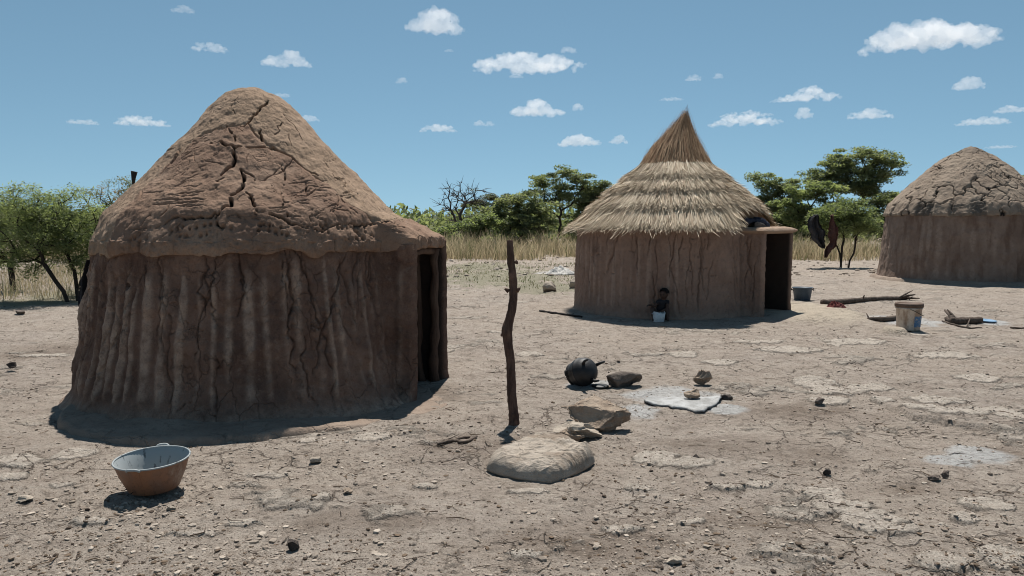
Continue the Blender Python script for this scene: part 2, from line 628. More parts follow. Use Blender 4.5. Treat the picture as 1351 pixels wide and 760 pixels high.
m = NT('gravel_stone')
t = m.attr('tint')
c = m.mix(m.rng(t, 0.0, 1.0, smooth=False), (0.17, 0.135, 0.108), (0.43, 0.37, 0.31))
c = m.mix(m.rng(m.noise(m.coord(), 60, 4), 0.4, 0.7, 0, 0.5), c, (0.30, 0.25, 0.20))
M_GRAVEL = m.done(c, m.bump(m.noise(m.coord(), 90, 3), 0.4, 0.006), 0.95)
m = NT('dark_litter')
t = m.attr('tint')
c = m.mix(t, (0.045, 0.034, 0.027), (0.16, 0.115, 0.08))
M_LITTER = m.done(c, None, 0.9)
scatter('gravel', 36000, 41, (0.0030, 0.017), 0, 0, mat=M_GRAVEL)
scatter('pale_rubble', 1500, 43, (0.022, 0.060), 0, 0, vr=(338, 366), flat=0.55, mat=M_GRAVEL)


def twig_litter(n, seed):
    rs = np.random.RandomState(seed)
    u = rs.uniform(-60, 1420, n); v = 400 + 390 * rs.uniform(0, 1, n) ** 0.9
    P = np.array([gp(a, b)[:] for a, b in zip(u, v)])
    k = np.hypot(P[:, 0] - H1_C[0], P[:, 1] - H1_C[1]) > 1.9
    k &= fbm(p3(P[:, 0], P[:, 1], 3), 3, seed) + rs.uniform(-0.5, 0.8, n) > 0.2
    P = P[k]
    P[:, 2] = ground(P[:, 0], P[:, 1])[0]
    mb = MB()
    for p in P:
        a = rs.uniform(0, 6.28); L = rs.uniform(0.03, 0.15); r = rs.uniform(0.0012, 0.0035)
        d = np.array([math.cos(a), math.sin(a), 0]); e = np.array([-d[1], d[0], 0]) * rs.normal() * 0.2
        mb.tube([p - d * L / 2 + [0, 0, 0.004], p + e * L + [0, 0, 0.008], p + d * L / 2 + [0, 0, 0.006]], [r, r, r * 0.5], 4, caps=False, a=rs.uniform(0, 1))
    o = mb.build('twig_litter', M_LITTER)
    o['kind'] = 'stuff'


twig_litter(700, 47)
scatter('dung_litter', 20000, 42, (0.0032, 0.014), 0, 0, flat=0.5, mat=M_LITTER)


def rock_mesh(mb, size, seed, sub=4, rough=0.25, flat_top=False, loc=(0, 0, 0), rz=0.0, sharp=0.5, tilt=(0, 0)):
    V, T = ICO[sub]
    V = V.copy()
    # facets: clip the ball by random planes
    rs = np.random.RandomState(seed)
    for i in range(14):
        nrm_ = rs.normal(size=3); nrm_ /= np.linalg.norm(nrm_)
        dd = rs.uniform(0.55, 0.85)
        s_ = V @ nrm_
        over = np.clip(s_ - dd, 0, None)
        V -= nrm_[None] * over[:, None] * sharp * 1.8
    V *= (1 + rough * 0.45 * fbm(V * 1.7 + seed, 4, seed))[:, None]
    V += V * (0.06 * rough * fbm(V * 9 + seed, 3, seed + 1))[:, None]
    V = V * np.asarray(size)[None]
    tx, ty = tilt
    y = V[:, 1] * math.cos(tx) - V[:, 2] * math.sin(tx); z = V[:, 1] * math.sin(tx) + V[:, 2] * math.cos(tx)
    V[:, 1], V[:, 2] = y, z
    x = V[:, 0] * math.cos(ty) + V[:, 2] * math.sin(ty); z = -V[:, 0] * math.sin(ty) + V[:, 2] * math.cos(ty)
    V[:, 0], V[:, 2] = x, z
    ca, sa = math.cos(rz), math.sin(rz)
    X = V[:, 0] * ca - V[:, 1] * sa; Y = V[:, 0] * sa + V[:, 1] * ca
    V = np.stack([X, Y, V[:, 2]], -1) + np.asarray(loc)[None]
    mb.add(V, None, T, rs.uniform(0, 1))
    return mb


def rock_mat(name, c1, c2, c3):
    m = NT(name)
    co = m.coord()
    a = m.noise(co, 7, 6, 0.65); b = m.noise(co, 38, 5, 0.7)
    c = m.mix(m.rng(a, 0.35, 0.65), c1, c2)
    c = m.mix(m.rng(b, 0.5, 0.72, 0, 0.8), c, c3)
    h = m.math('ADD', a, m.math('MULTIPLY', b, 0.6))
    return m.done(c, m.bump(h, 0.9, 0.03), 0.92)


M_ROCK = rock_mat('weathered_limestone', (0.34, 0.27, 0.208), (0.24, 0.178, 0.132), (0.40, 0.335, 0.27))
M_PALEROCK = rock_mat('pale_limestone', (0.42, 0.36, 0.295), (0.33, 0.275, 0.22), (0.47, 0.42, 0.35))
M_GREYROCK = rock_mat('grey_brown_stone', (0.125, 0.100, 0.085), (0.165, 0.135, 0.115), (0.20, 0.17, 0.145))
M_BLACKROCK = rock_mat('dark_stone', (0.05, 0.042, 0.038), (0.085, 0.07, 0.06), (0.12, 0.10, 0.085))


def rock(u, v, w_px, h_px, label, mat, seed, depth_ratio=0.8, rz=0.0, sink=0.18, name='rock', group=None, cat='rock', sub=4, rough=0.25, sharp=0.5, tilt=(0, 0), shape=None):
    p = on(u, v)
    s = p.y / F_PX
    mb = MB()
    sx, sz = w_px * s / 2, h_px * s / 2
    rock_mesh(mb, (sx, sx * depth_ratio, sz), seed, sub, rough, rz=rz, sharp=sharp, tilt=tilt)
    V = mb.V[0]
    lo, hi = V.min(0), V.max(0)
    V -= (lo + hi) / 2
    V *= np.array([2 * sx, 2 * sx * depth_ratio, 2 * sz]) / (hi - lo)
    if shape is not None:
        V = mb.V[0] = shape(V, sx, sx * depth_ratio, sz)
    V[:, 2] -= V[:, 2].min() + sink * sz
    o = mb.build(name, mat, None, loc=(p.x, p.y + sx * depth_ratio * 0.6, p.z))
    return tag(o, label, cat, group)


# ------------------------------------------------------------------ mud materials
def mud_mat(name, base, dark, dust, old=None, crack_scale=5.0, crack_amt=0.6, bump=0.6, stain=None, stretch=(1, 1, 1)):
    m = NT(name)
    co = m.coord()
    a = m.noise(co, 2.2, 6, 0.62); b = m.noise(co, 14, 6, 0.65); f = m.noise(co, 75, 4, 0.7)
    c = m.mix(m.rng(a, 0.33, 0.67), dark, base)
    if stain:
        st = m.noise(m.scale_co(co, (3.0, 3.0, 0.7)), 1.6, 5, 0.6)
        c = m.mix(m.rng(st, 0.46, 0.66, 0, 0.85), c, stain)
    c = m.mix(m.rng(b, 0.52, 0.74, 0, 0.6), c, tuple(x * 0.62 for x in dark))
    c = m.mix(m.rng(b, 0.46, 0.28, 0, 0.22), c, dust)
    if old:
        oc = m.mix(m.rng(b, 0.35, 0.7), old, tuple(x * 0.72 for x in old))
        c = m.mix(m.attr('old'), c, oc)
    c = m.mix(m.math('MULTIPLY', m.rng(m.attr('tone'), 0.06, 0.55, 0.0, 0.92), m.rng(b, 0.3, 0.68, 1.0, 0.35)), c, dust)
    c = m.mix(m.rng(f, 0.5, 0.75, 0, 0.45), c, tuple(x * 0.6 for x in dark))
    c = m.mix(m.rng(f, 0.44, 0.28, 0, 0.15), c, dust)
    c = m.mix(m.attr('inner_shade'), c, (0.045, 0.034, 0.029))          # interior shade painted dark onto the inner faces
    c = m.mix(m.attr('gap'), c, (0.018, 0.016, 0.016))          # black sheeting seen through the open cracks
    # hairline cracks
    wv = m.n('ShaderNodeVectorMath', operation='ADD')
    sc = m.n('ShaderNodeVectorMath', operation='SCALE'); sc.inputs['Scale'].default_value = 0.16
    nz = m.noise(co, 6.0, 4, 0.6, out='Color')
    m.l(nz, sc.inputs[0])
    m.l(m.scale_co(co, stretch), wv.inputs[0]); m.l(sc.outputs[0], wv.inputs[1])
    v1 = m.vor(wv.outputs[0], crack_scale, 'DISTANCE_TO_EDGE')
    line = m.rng(v1, 0.028, 0.0)
    line = m.math('MULTIPLY', line, m.rng(m.noise(co, 1.7, 3), 0.45, 0.62))
    v2 = m.vor(wv.outputs[0], crack_scale * 3.1, 'DISTANCE_TO_EDGE')
    line2 = m.math('MULTIPLY', m.rng(v2, 0.035, 0.0), m.rng(m.noise(co, 2.9, 3), 0.5, 0.7, 0, 0.5))
    line = m.math('MAXIMUM', line, line2)
    h = m.math('ADD', m.math('MULTIPLY', b, 0.8), m.math('MULTIPLY', f, 0.35))
    h = m.math('SUBTRACT', h, m.math('MULTIPLY', line, crack_amt))
    return m.done(c, m.bump(h, bump, 0.03), 0.95, None, 0.08)


M_MUD1 = mud_mat('red_brown_mud', (0.265, 0.175, 0.124), (0.190, 0.121, 0.088), (0.35, 0.255, 0.188), old=(0.33, 0.235, 0.165), crack_scale=4.2)
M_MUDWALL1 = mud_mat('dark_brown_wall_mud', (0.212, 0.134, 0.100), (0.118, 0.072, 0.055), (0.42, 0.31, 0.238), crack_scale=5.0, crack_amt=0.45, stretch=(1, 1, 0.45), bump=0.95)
M_PLINTH1 = mud_mat('dusty_plinth_mud', (0.262, 0.204, 0.162), (0.198, 0.150, 0.118), (0.34, 0.278, 0.225), crack_scale=3.0, crack_amt=0.9)
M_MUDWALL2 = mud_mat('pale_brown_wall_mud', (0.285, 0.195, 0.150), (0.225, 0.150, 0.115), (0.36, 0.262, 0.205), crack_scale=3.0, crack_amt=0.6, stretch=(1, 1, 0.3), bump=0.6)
M_MUDPORCH2 = mud_mat('porch_roof_mud', (0.36, 0.265, 0.195), (0.30, 0.215, 0.16), (0.40, 0.31, 0.24), crack_scale=4.0)
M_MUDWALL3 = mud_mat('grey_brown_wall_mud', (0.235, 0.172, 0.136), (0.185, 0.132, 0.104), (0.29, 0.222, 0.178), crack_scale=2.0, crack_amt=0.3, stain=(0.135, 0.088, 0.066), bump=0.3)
M_MUD3 = mud_mat('grey_roof_mud', (0.30, 0.24, 0.186), (0.24, 0.186, 0.143), (0.36, 0.30, 0.24), old=(0.10, 0.088, 0.078), crack_scale=3.2, crack_amt=0.8)
M_WOOD = simple_mat('weathered_wood', (0.115, 0.075, 0.055), (0.065, 0.042, 0.032), 9, 0.8, 0.02, stretch=(1, 1, 0.2))
M_GREYWOOD = simple_mat('grey_dead_wood', (0.135, 0.105, 0.085), (0.07, 0.053, 0.043), 12, 0.8, 0.02)
M_CHARRED = simple_mat('charred_wood', (0.02, 0.018, 0.017), (0.035, 0.03, 0.028), 14, 0.8, 0.02)


# ------------------------------------------------------------------ walls
def outline(Rm, w1, w2, xe, ds, smooth=3):
    a0, a1 = math.asin(w2 / Rm), 2 * math.pi + math.asin(w1 / Rm)
    seg = []
    n = max(2, int((xe - Rm * math.cos(a0)) / ds)); seg.append(np.stack([np.linspace(xe, Rm * math.cos(a0), n, endpoint=False), np.full(n, w2)], -1))
    n = int((a1 - a0) * Rm / ds); t = np.linspace(a0, a1, n, endpoint=False); seg.append(np.stack([Rm * np.cos(t), Rm * np.sin(t)], -1))
    n = max(2, int((xe - Rm * math.cos(a1)) / ds)); seg.append(np.stack([np.linspace(Rm * math.cos(a1), xe, n), np.full(n, w1)], -1))
    Pt = np.concatenate(seg)
    w = max(1, int(0.05 / ds))
    for _ in range(smooth):
        Q = np.concatenate([np.repeat(Pt[:1], w, 0), Pt, np.repeat(Pt[-1:], w, 0)])
        ker = np.ones(2 * w + 1) / (2 * w + 1)
        S = np.stack([np.convolve(Q[:, k], ker, 'valid') for k in (0, 1)], -1)
        S[0], S[-1] = Pt[0], Pt[-1]
        Pt = S
    T = np.gradient(Pt, axis=0); T /= np.linalg.norm(T, axis=1)[:, None]
    N = np.stack([T[:, 1], -T[:, 0]], -1)
    s = np.concatenate([[0], np.cumsum(np.linalg.norm(np.diff(Pt, axis=0), axis=1))])
    circ = sstep(0.0, 0.12, Rm + 0.12 - np.maximum(0, np.hypot(Pt[:, 0], Pt[:, 1]) - 0.0)) * (1 - sstep(Rm * 0.86, xe * 0.99, Pt[:, 0]) * ((Pt[:, 1] > w1 - 0.06) & (Pt[:, 1] < w2 + 0.06)))
    return Pt, N, s, circ


def vertical_cracks(rs, L, H, n, amp=0.025, min_len=0.25, max_len=0.95, zlo=0.02, branch=0.3):
    out = []
    for _ in range(n):
        s0 = rs.uniform(0, L); z = rs.uniform(zlo, H * 0.75); l = rs.uniform(min_len, max_len) * H
        pts = [(s0, z)]
        drift = rs.normal() * 0.12
        while z < min(H * 0.97, pts[0][1] + l):
            dz_ = rs.uniform(0.02, 0.06)
            z += dz_
            s0 += rs.normal() * amp + drift * dz_
            pts.append((s0, z))
            if rs.rand() < branch * 0.12:
                b = [(s0, z)]; x, y = s0, z; sg = rs.choice([-1, 1])
                for _k in range(rs.randint(2, 6)):
                    x += sg * rs.uniform(0.015, 0.04); y += rs.uniform(-0.015, 0.03); b.append((x, y))
                out.append((b, rs.uniform(0.5, 0.8)))
        out.append((pts, rs.uniform(0.5, 1.2)))
    return out


def groove(X, Y, lines, width, depth):
    """depth of crack grooves over the sheet X, Y"""
    G = np.zeros(X.shape)
    for pts, k in lines:
        n = len(pts)
        for i, (a, b) in enumerate(zip(pts[:-1], pts[1:])):
            taper = min(1.0, 0.35 + min(i, n - 2 - i) / max(1.0, 0.3 * n)) * k
            w = width * taper
            m = (X > min(a[0], b[0]) - 3 * w) & (X < max(a[0], b[0]) + 3 * w) & (Y > min(a[1], b[1]) - 3 * w) & (Y < max(a[1], b[1]) + 3 * w)
            if not m.any():
                continue
            dx, dy = b[0] - a[0], b[1] - a[1]
            L2 = dx * dx + dy * dy + 1e-12
            t = np.clip(((X[m] - a[0]) * dx + (Y[m] - a[1]) * dy) / L2, 0, 1)
            d = np.hypot(X[m] - a[0] - t * dx, Y[m] - a[1] - t * dy)
            G[m] = np.maximum(G[m], depth * taper ** 0.5 * np.exp(-(d / w) ** 2 * 1.5))
    return G


def make_wall(parent, mat, Rm, taper, w1, w2, xe, H, ds, dz, th, seed, rib, ncr, fl=0.08, crw=0.008, crd=0.02, lump=0.015, holes=(), smooth_porch=0.4, flare_top=0.0, tonev=(0.3, 1.0), wav=0.025, crease=0.0, tsharp=1.0):
    Pt, N, s, circ = outline(Rm, w1, w2, xe, ds)
    zs = np.arange(-0.06, H + dz * 0.5, dz)
    S, Z = np.meshgrid(s, zs, indexing='ij')
    n, mz = S.shape
    rs = np.random.RandomState(seed)
    C = circ[:, None]
    off = C * (taper[0] + (taper[1] - taper[0]) * np.clip(Z / H, 0, 1)) + fl * np.exp(-np.clip(Z, 0, 9) / 0.11)
    P0 = np.stack([np.broadcast_to(Pt[:, 0:1], S.shape).ravel(), np.broadcast_to(Pt[:, 1:2], S.shape).ravel(), Z.ravel()], -1)
    # ribs: the poles inside the mud
    tone = np.zeros(S.shape)
    sp, amp, wd = rib
    pos = 0.0
    damp = (1 - (1 - smooth_porch) * sstep(Rm * 0.55, Rm * 0.9, Pt[:, 0]))[:, None]
    while pos < s[-1]:
        pos += rs.uniform(*sp)
        A = rs.uniform(*amp); w = rs.uniform(*wd)
        ctr = pos + 0.025 * pn(p3(zs * 1.6, pos * 3.1, seed), seed)[None]
        mod = np.clip(0.75 + 0.9 * pn(p3(zs * 2.2, pos * 7.7, seed + 1), seed + 1), 0.05, 1.5) * sstep(0.03, 0.3, zs) * (1 - 0.75 * sstep(H - 0.35, H - 0.02, zs))
        g = np.exp(-((S - ctr) / w) ** 2) * mod[None]
        off += A * g * damp
        tone = np.maximum(tone, g ** tsharp * damp * rs.uniform(*tonev))
    off += flare_top * sstep(H - 0.24, H - 0.08, Z)
    if crease:
        off -= 0.055 * np.exp(-((S - (s[-1] - crease)) / 0.035) ** 2)
    off += lump * fbm(P0 / 0.35, 4, seed + 2).reshape(S.shape) + 0.0060 * fbm(P0 / 0.06, 4, seed + 3, 0.6).reshape(S.shape)
    cr = groove(S, Z, vertical_cracks(rs, s[-1], H, ncr, wav), crw, crd)
    off -= cr
    for hs, hz, hr in holes:
        off -= 0.09 * np.exp(-(((S - hs) / hr) ** 2 + ((Z - hz) / (hr * 1.2)) ** 2) ** 2)
    tone = np.clip(tone * (0.85 + 0.9 * pn(P0 / np.array([0.5, 0.5, 0.9]), seed + 5).reshape(S.shape)), 0, 1) * (1 - sstep(H - 0.3, H, Z) * 0.6)
    tone = np.maximum(tone, 0.55 * np.exp(-np.clip(Z, 0, 9) / 0.12))
    outer = np.stack([Pt[:, 0:1] + N[:, 0:1] * off, Pt[:, 1:2] + N[:, 1:2] * off, Z], -1)
    # inner face, coarser relief
    offi = -th + C * (taper[0] + (taper[1] - taper[0]) * np.clip(Z / H, 0, 1)) + 0.012 * fbm(P0 / 0.3 + 5, 3, seed + 7).reshape(S.shape)
    inner = np.stack([Pt[:, 0:1] + N[:, 0:1] * offi, Pt[:, 1:2] + N[:, 1:2] * offi, Z], -1)
    V = np.concatenate([outer.reshape(-1, 3), inner.reshape(-1, 3)])
    q = [grid_quads(n, mz), grid_quads(n, mz, off=n * mz, flip=True)]
    o, i_ = np.arange(n * mz).reshape(n, mz), np.arange(n * mz).reshape(n, mz) + n * mz
    # the two jambs: rounded by a middle column
    for row, flip in ((0, False), (n - 1, True)):
        e = (outer[row] + inner[row]) / 2
        d = np.array([1.0, 0, 0]) * 0.045
        e = e + d + 0.008 * fbm(p3(zs * 9, row, seed), 3, seed)[:, None] * np.array([1, 0.5, 0])
        base = len(V)
        V = np.concatenate([V, e])
        ei = np.arange(mz) + base
        for A_, B_ in ((o[row], ei), (ei, i_[row])):
            qq = np.stack([A_[:-1], B_[:-1], B_[1:], A_[1:]], -1)
            q.append(qq if flip else qq[:, ::-1])
    q.append(np.stack([o[:-1, -1], o[1:, -1], i_[1:, -1], i_[:-1, -1]], -1))
    tn = np.zeros(len(V)); tn[:n * mz] = tone.ravel()
    gp_ = np.zeros(len(V))
    shade_ = np.zeros(len(V)); shade_[n * mz:2 * n * mz] = 1.0
    me = raw_mesh('wall', V, np.concatenate(q), attrs={'tone': tn, 'gap': gp_, 'inner_shade': shade_})
    return link('wall', me, mat, parent), s, Pt


# ------------------------------------------------------------------ mud roofs
def reach(theta, Rm, w1, w2, xe, over):
    c, s_ = np.cos(theta), np.sin(theta)
    with np.errstate(divide='ignore', invalid='ignore'):
        bx = np.where(c > 0.02, xe / np.where(c > 0.02, c, 1), 0)
        by = np.where(s_ > 0, w2 / np.where(s_ > 1e-6, s_, 1e-6), np.where(s_ < 0, w1 / np.where(s_ < -1e-6, s_, -1e-6), 99))
        box = np.where(c > 0.02, np.minimum(bx, np.abs(by)), 0)
    r = np.maximum(box, Rm)
    return r + over


def thetas(front, nf, nb, half=R(106)):
    a = np.linspace(front - half, front + half, nf, endpoint=False)
    b = np.linspace(front + half, front - half + 2 * math.pi, nb, endpoint=False)
    return np.concatenate([a, b])


class Roof:
    """top sheet of a mud roof in the hut's own frame, with eave roll and underside"""
    def __init__(s, prof, rb, ze, re, th, nt, drop=0.075, rolln=8, cx=0.0, cy=0.0):
        s.th, s.nt = th, nt
        t = np.linspace(0.0, 1.0, nt) ** 0.93
        s.RR = re[:, None] * t[None]
        r_, z_ = np.array(prof).T
        zc = np.interp(s.RR, r_, z_)
        # smooth the profile
        zfine = np.interp(np.linspace(0, rb * 1.25, 400), r_, z_)
        ker = np.hanning(61); ker /= ker.sum()
        zs_ = np.convolve(np.pad(zfine, 30, mode='reflect', reflect_type='odd'), ker, 'valid')
        zs_[:20] = np.minimum(zs_[:20], zfine[0] + 0.0)
        zc = np.interp(s.RR, np.linspace(0, rb * 1.25, 400), zs_)
        zb = np.interp(rb, np.linspace(0, rb * 1.25, 400), zs_)
        k = np.clip((s.RR - rb) / np.maximum(re[:, None] - rb, 1e-3), 0, 1)
        s.Z = np.where(s.RR > rb, zb + (ze - zb) * k ** 1.15, zc)
        s.X = s.RR * np.cos(th)[:, None] + cx
        s.Y = s.RR * np.sin(th)[:, None] + cy
        s.re, s.ze, s.drop, s.rolln = re, ze, drop, rolln
        dzr = np.gradient(s.Z, axis=1) / (np.gradient(s.RR, axis=1) + 1e-9)
        nn = np.stack([-dzr * np.cos(th)[:, None], -dzr * np.sin(th)[:, None], np.ones_like(dzr)], -1)
        s.N = nn / np.linalg.norm(nn, axis=-1, keepdims=True)
        s.P = np.stack([s.X, s.Y, s.Z], -1)
        s.cx, s.cy = cx, cy

    def build(s, disp, mat, parent, attrs, name='roof', under=0.05, seed=1):
        top = s.P + s.N * disp[..., None]
        top[:, 0] = top[:, 0].mean(axis=0)
        n, nt = disp.shape
        edge = top[:, -1]
        out = np.stack([np.cos(s.th), np.sin(s.th), 0 * s.th], -1)
        cols = [top]
        d_ = s.drop * (1 + 0.45 * fbm(p3(np.cos(s.th) * 4, np.sin(s.th) * 4, seed), 4, seed + 3))
        for a in np.linspace(0, math.pi, s.rolln + 1)[1:]:
            rr = d_ / 2
            c = edge + out * (0.22 * rr * math.sin(a))[:, None] + np.array([0, 0, 1.0]) * (-rr * (1 - math.cos(a)))[:, None]
            jj = 0.014 * fbm(c * 11, 3, seed + 5) + 0.010 * fbm(c * 40, 3, seed + 6)
            c = c + out * jj[:, None]
            cols.append(c[:, None])
        low = cols[-1][:, 0]
        for kf in (0.93, 0.80, 0.4, 0.001):
            c = low.copy()
            c[:, 0] = s.cx + (low[:, 0] - s.cx) * kf; c[:, 1] = s.cy + (low[:, 1] - s.cy) * kf
            c[:, 2] = low[:, 2] + (1 - kf) * under
            cols.append(c[:, None])
        V = np.concatenate(cols, axis=1)
        mz = V.shape[1]
        A = {}
        for k, a in attrs.items():
            full = np.zeros((n, mz)); full[:, :nt] = a; full[:, nt:nt + s.rolln] = a[:, -1:]
            A[k] = full.ravel()
        me = raw_mesh(name, V.reshape(-1, 3), grid_quads(n, mz, close_u=True, flip=True), attrs=A)
        return link(name, me, mat, parent)


def to_world(P, C, rot, z0):
    c, s_ = math.cos(rot), math.sin(rot)
    return np.stack([P[..., 0] * c - P[..., 1] * s_ + C[0], P[..., 0] * s_ + P[..., 1] * c + C[1], P[..., 2] + z0], -1)


def jag(line, rs, amp, step=0.035):
    """polyline in 3-D with a broken, jagged course"""
    out = [np.array(line[0])]
    for a, b in zip(line[:-1], line[1:]):
        a, b = np.array(a), np.array(b)
        n = max(1, int(np.linalg.norm(b - a) / step))
        for i in range(1, n + 1):
            p = a + (b - a) * i / n
            if i < n:
                p = p + rs.normal(size=3) * amp
            out.append(p)
    return out


def groove3(P, lines, width, depth, gap=None):
    Pf = P.reshape(-1, 3)
    G = np.zeros(len(Pf))
    for pts, k in lines:
        n = len(pts)
        for i in range(n - 1):
            a, b = pts[i], pts[i + 1]
            taper = min(1.0, 0.6 + min(i, n - 2 - i) / max(1.0, 0.3 * n)) * k
            w = width * taper
            lo, hi = np.minimum(a, b) - 3 * w, np.maximum(a, b) + 3 * w
            m = np.flatnonzero(((Pf > lo) & (Pf < hi)).all(axis=1))
            if not len(m):
                continue
            d = b - a; L2 = d @ d + 1e-12
            t = np.clip(((Pf[m] - a) @ d) / L2, 0, 1)
            e = np.linalg.norm(Pf[m] - a - t[:, None] * d, axis=1)
            G[m] = np.maximum(G[m], depth * min(1.2, taper ** 0.5) * np.exp(-(e / w) ** 4))
    return G.reshape(P.shape[:-1])

# ================================================================== HUT 1: the mud-roofed hut
z1 = gz(*H1_C) * 0.0
hut1 = thing('mud_hut', 'big dark red-brown mud hut with fluted walls and cracked mud roof, behind the rusty basin', 'hut', (*H1_C, z1), H1_ROT, 'huts of the homestead')
R1, W11, W12, XE1, HW1 = 1.50, -0.36, 0.72, 1.66, 1.40
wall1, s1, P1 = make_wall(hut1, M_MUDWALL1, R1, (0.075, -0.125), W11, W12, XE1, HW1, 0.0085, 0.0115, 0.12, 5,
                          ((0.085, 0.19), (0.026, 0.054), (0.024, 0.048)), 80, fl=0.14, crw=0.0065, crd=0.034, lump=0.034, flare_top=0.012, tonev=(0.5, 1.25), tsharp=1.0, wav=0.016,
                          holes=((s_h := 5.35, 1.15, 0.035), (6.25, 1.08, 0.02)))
view1 = math.atan2(-H1_C[1], -H1_C[0]) - H1_ROT
th1 = thetas(view1, 860, 110)
re1 = reach(th1, 1.395, W11, W12, XE1, 0.022)
ker = np.hanning(25); ker /= ker.sum()
re1 = np.convolve(np.concatenate([re1[-12:], re1, re1[:12]]), ker, 'valid')
re1 = re1 + 0.028 * fbm(p3(np.cos(th1) * 3, np.sin(th1) * 3, 2), 4, 51)
prof1 = [(0, 2.87), (0.12, 2.85), (0.24, 2.79), (0.38, 2.67), (0.57, 2.45), (0.75, 2.25), (0.95, 2.03), (1.15, 1.83), (1.36, 1.62), (1.55, 1.45), (1.8, 1.25)]
roof1 = Roof(prof1, 1.30, (1.435 + 0.03 * fbm(p3(np.cos(th1) * 5, np.sin(th1) * 5, 7), 4, 55))[:, None], re1, th1, 330, drop=0.105, rolln=14)
P = roof1.P
Pf = P.reshape(-1, 3)
Wp = to_world(Pf, H1_C, H1_ROT, z1)
uu, vv, dd_ = proj(Wp)
Nw = roof1.N.reshape(-1, 3)
cR, sR = math.cos(H1_ROT), math.sin(H1_ROT)
Nw = np.stack([Nw[:, 0] * cR - Nw[:, 1] * sR, Nw[:, 0] * sR + Nw[:, 1] * cR, Nw[:, 2]], -1)
facing = ((np.array([0, 0, CAM_H]) - Wp) * Nw).sum(1) > -0.05
_near = np.flatnonzero(facing)


def pick1(u, v):
    d = (uu[_near] - u) ** 2 + (vv[_near] - v) ** 2
    return Pf[_near[int(np.argmin(d))]]


rs = np.random.RandomState(17)
CR1 = [
    ([(279, 191), (296, 194), (311, 200), (330, 197), (351, 196), (361, 194), (375, 202), (388, 213), (402, 225), (419, 232)], 1.35),
    ([(311, 200), (310, 216), (299, 227), (293, 234)], 1.5),
    ([(296, 238), (286, 252)], 0.9),
    ([(318, 225), (322, 240), (315, 256), (305, 268), (306, 276), (289, 286)], 1.45),
    ([(318, 225), (330, 232), (336, 240)], 0.9),
    ([(289, 286), (265, 287), (245, 290), (228, 290), (219, 297)], 0.9),
    ([(286, 288), (288, 298), (294, 303)], 1.0),
    ([(325, 257), (334, 268), (339, 281)], 1.25),
    ([(337, 285), (358, 286), (371, 290), (382, 297), (399, 302)], 0.9),
    ([(354, 132), (340, 148), (327, 163), (318, 168)], 1.0),
    ([(327, 163), (334, 151), (348, 140), (351, 133)], 0.7),
    ([(299, 167), (306, 179), (311, 190)], 1.0),
    ([(344, 172), (345, 183), (348, 196)], 1.1),
    ([(371, 220), (376, 237), (374, 246)], 0.7),
    ([(402, 245), (404, 259)], 0.8),
    ([(371, 257), (373, 274), (382, 295)], 0.65),
    ([(358, 247), (361, 256)], 0.7),
    ([(460, 297), (491, 297), (512, 295), (532, 305)], 0.75),
    ([(402, 302), (425, 306), (446, 297), (460, 297)], 0.6),
    ([(314, 130), (305, 140), (310, 150)], 0.6),
    ([(245, 290), (236, 300), (226, 312)], 0.5),
    ([(463, 238), (470, 250), (476, 262)], 0.5), ([(420, 200), (432, 218), (440, 226)], 0.5), ([(375, 150), (392, 172), (398, 186)], 0.5),
    ([(385, 158), (370, 166), (362, 178)], 0.5), ([(440, 250), (452, 268), (470, 282)], 0.55), ([(360, 300), (366, 312)], 0.6), ([(512, 295), (518, 308), (530, 316)], 0.55),
    ([(252, 215), (244, 232), (232, 240)], 0.5), ([(230, 262), (222, 280), (205, 290)], 0.5), ([(200, 285), (190, 300)], 0.4), ([(480, 300), (486, 312), (500, 320)], 0.5),
]
lines = [(jag([pick1(*q) for q in L], rs, 0.011), k) for L, k in CR1]
fine = []
for k in range(55):
    u_, v_ = rs.uniform(150, 540), rs.uniform(135, 316)
    if v_ < 135 + abs(u_ - 342) * 0.78:
        continue
    L = [(u_, v_)]
    a_ = rs.uniform(0, 6.28)
    for j in range(rs.randint(2, 6)):
        a_ += rs.normal() * 0.5
        L.append((L[-1][0] + 7 * math.cos(a_), L[-1][1] + 6 * math.sin(a_)))
    fine.append((jag([pick1(*q) for q in L], rs, 0.008), rs.uniform(0.6, 1.1)))
disp = 0.022 * fbm(Pf / 0.45, 3, 61) + 0.010 * fbm(Pf / 0.11, 3, 62) + 0.0032 * fbm(Pf / 0.032, 3, 63)
disp = disp.reshape(P.shape[:2])
g = groove3(P, lines, 0.0092, 0.055)
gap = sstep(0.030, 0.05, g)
g = np.maximum(g, groove3(P, fine, 0.0055, 0.020))
# older, greyer mud above the newer coat
OL = [(215, 228), (240, 196), (262, 180), (300, 168), (327, 167), (340, 184), (352, 193), (375, 202), (402, 225), (430, 243), (452, 262), (480, 283), (511, 293), (530, 296)]
op = np.array([pick1(*q) for q in OL])
oth = np.unwrap(np.arctan2(op[:, 1], op[:, 0])); orr = np.hypot(op[:, 0], op[:, 1])
o_ = np.argsort(oth); oth, orr = oth[o_], orr[o_]
thw = th1.copy()
thw = oth.mean() + (thw - oth.mean() + math.pi) % (2 * math.pi) - math.pi
lim = np.interp(thw, oth, orr, left=1.45, right=1.45)
lim = lim[:, None] + (0.035 * fbm(Pf / 0.13, 4, 66)).reshape(P.shape[:2])
old = 1 - sstep(-0.012, 0.012, roof1.RR - lim)
disp = disp + 0.022 * (1 - old) - 0.02 * np.exp(-((roof1.RR - lim) / 0.018) ** 2)
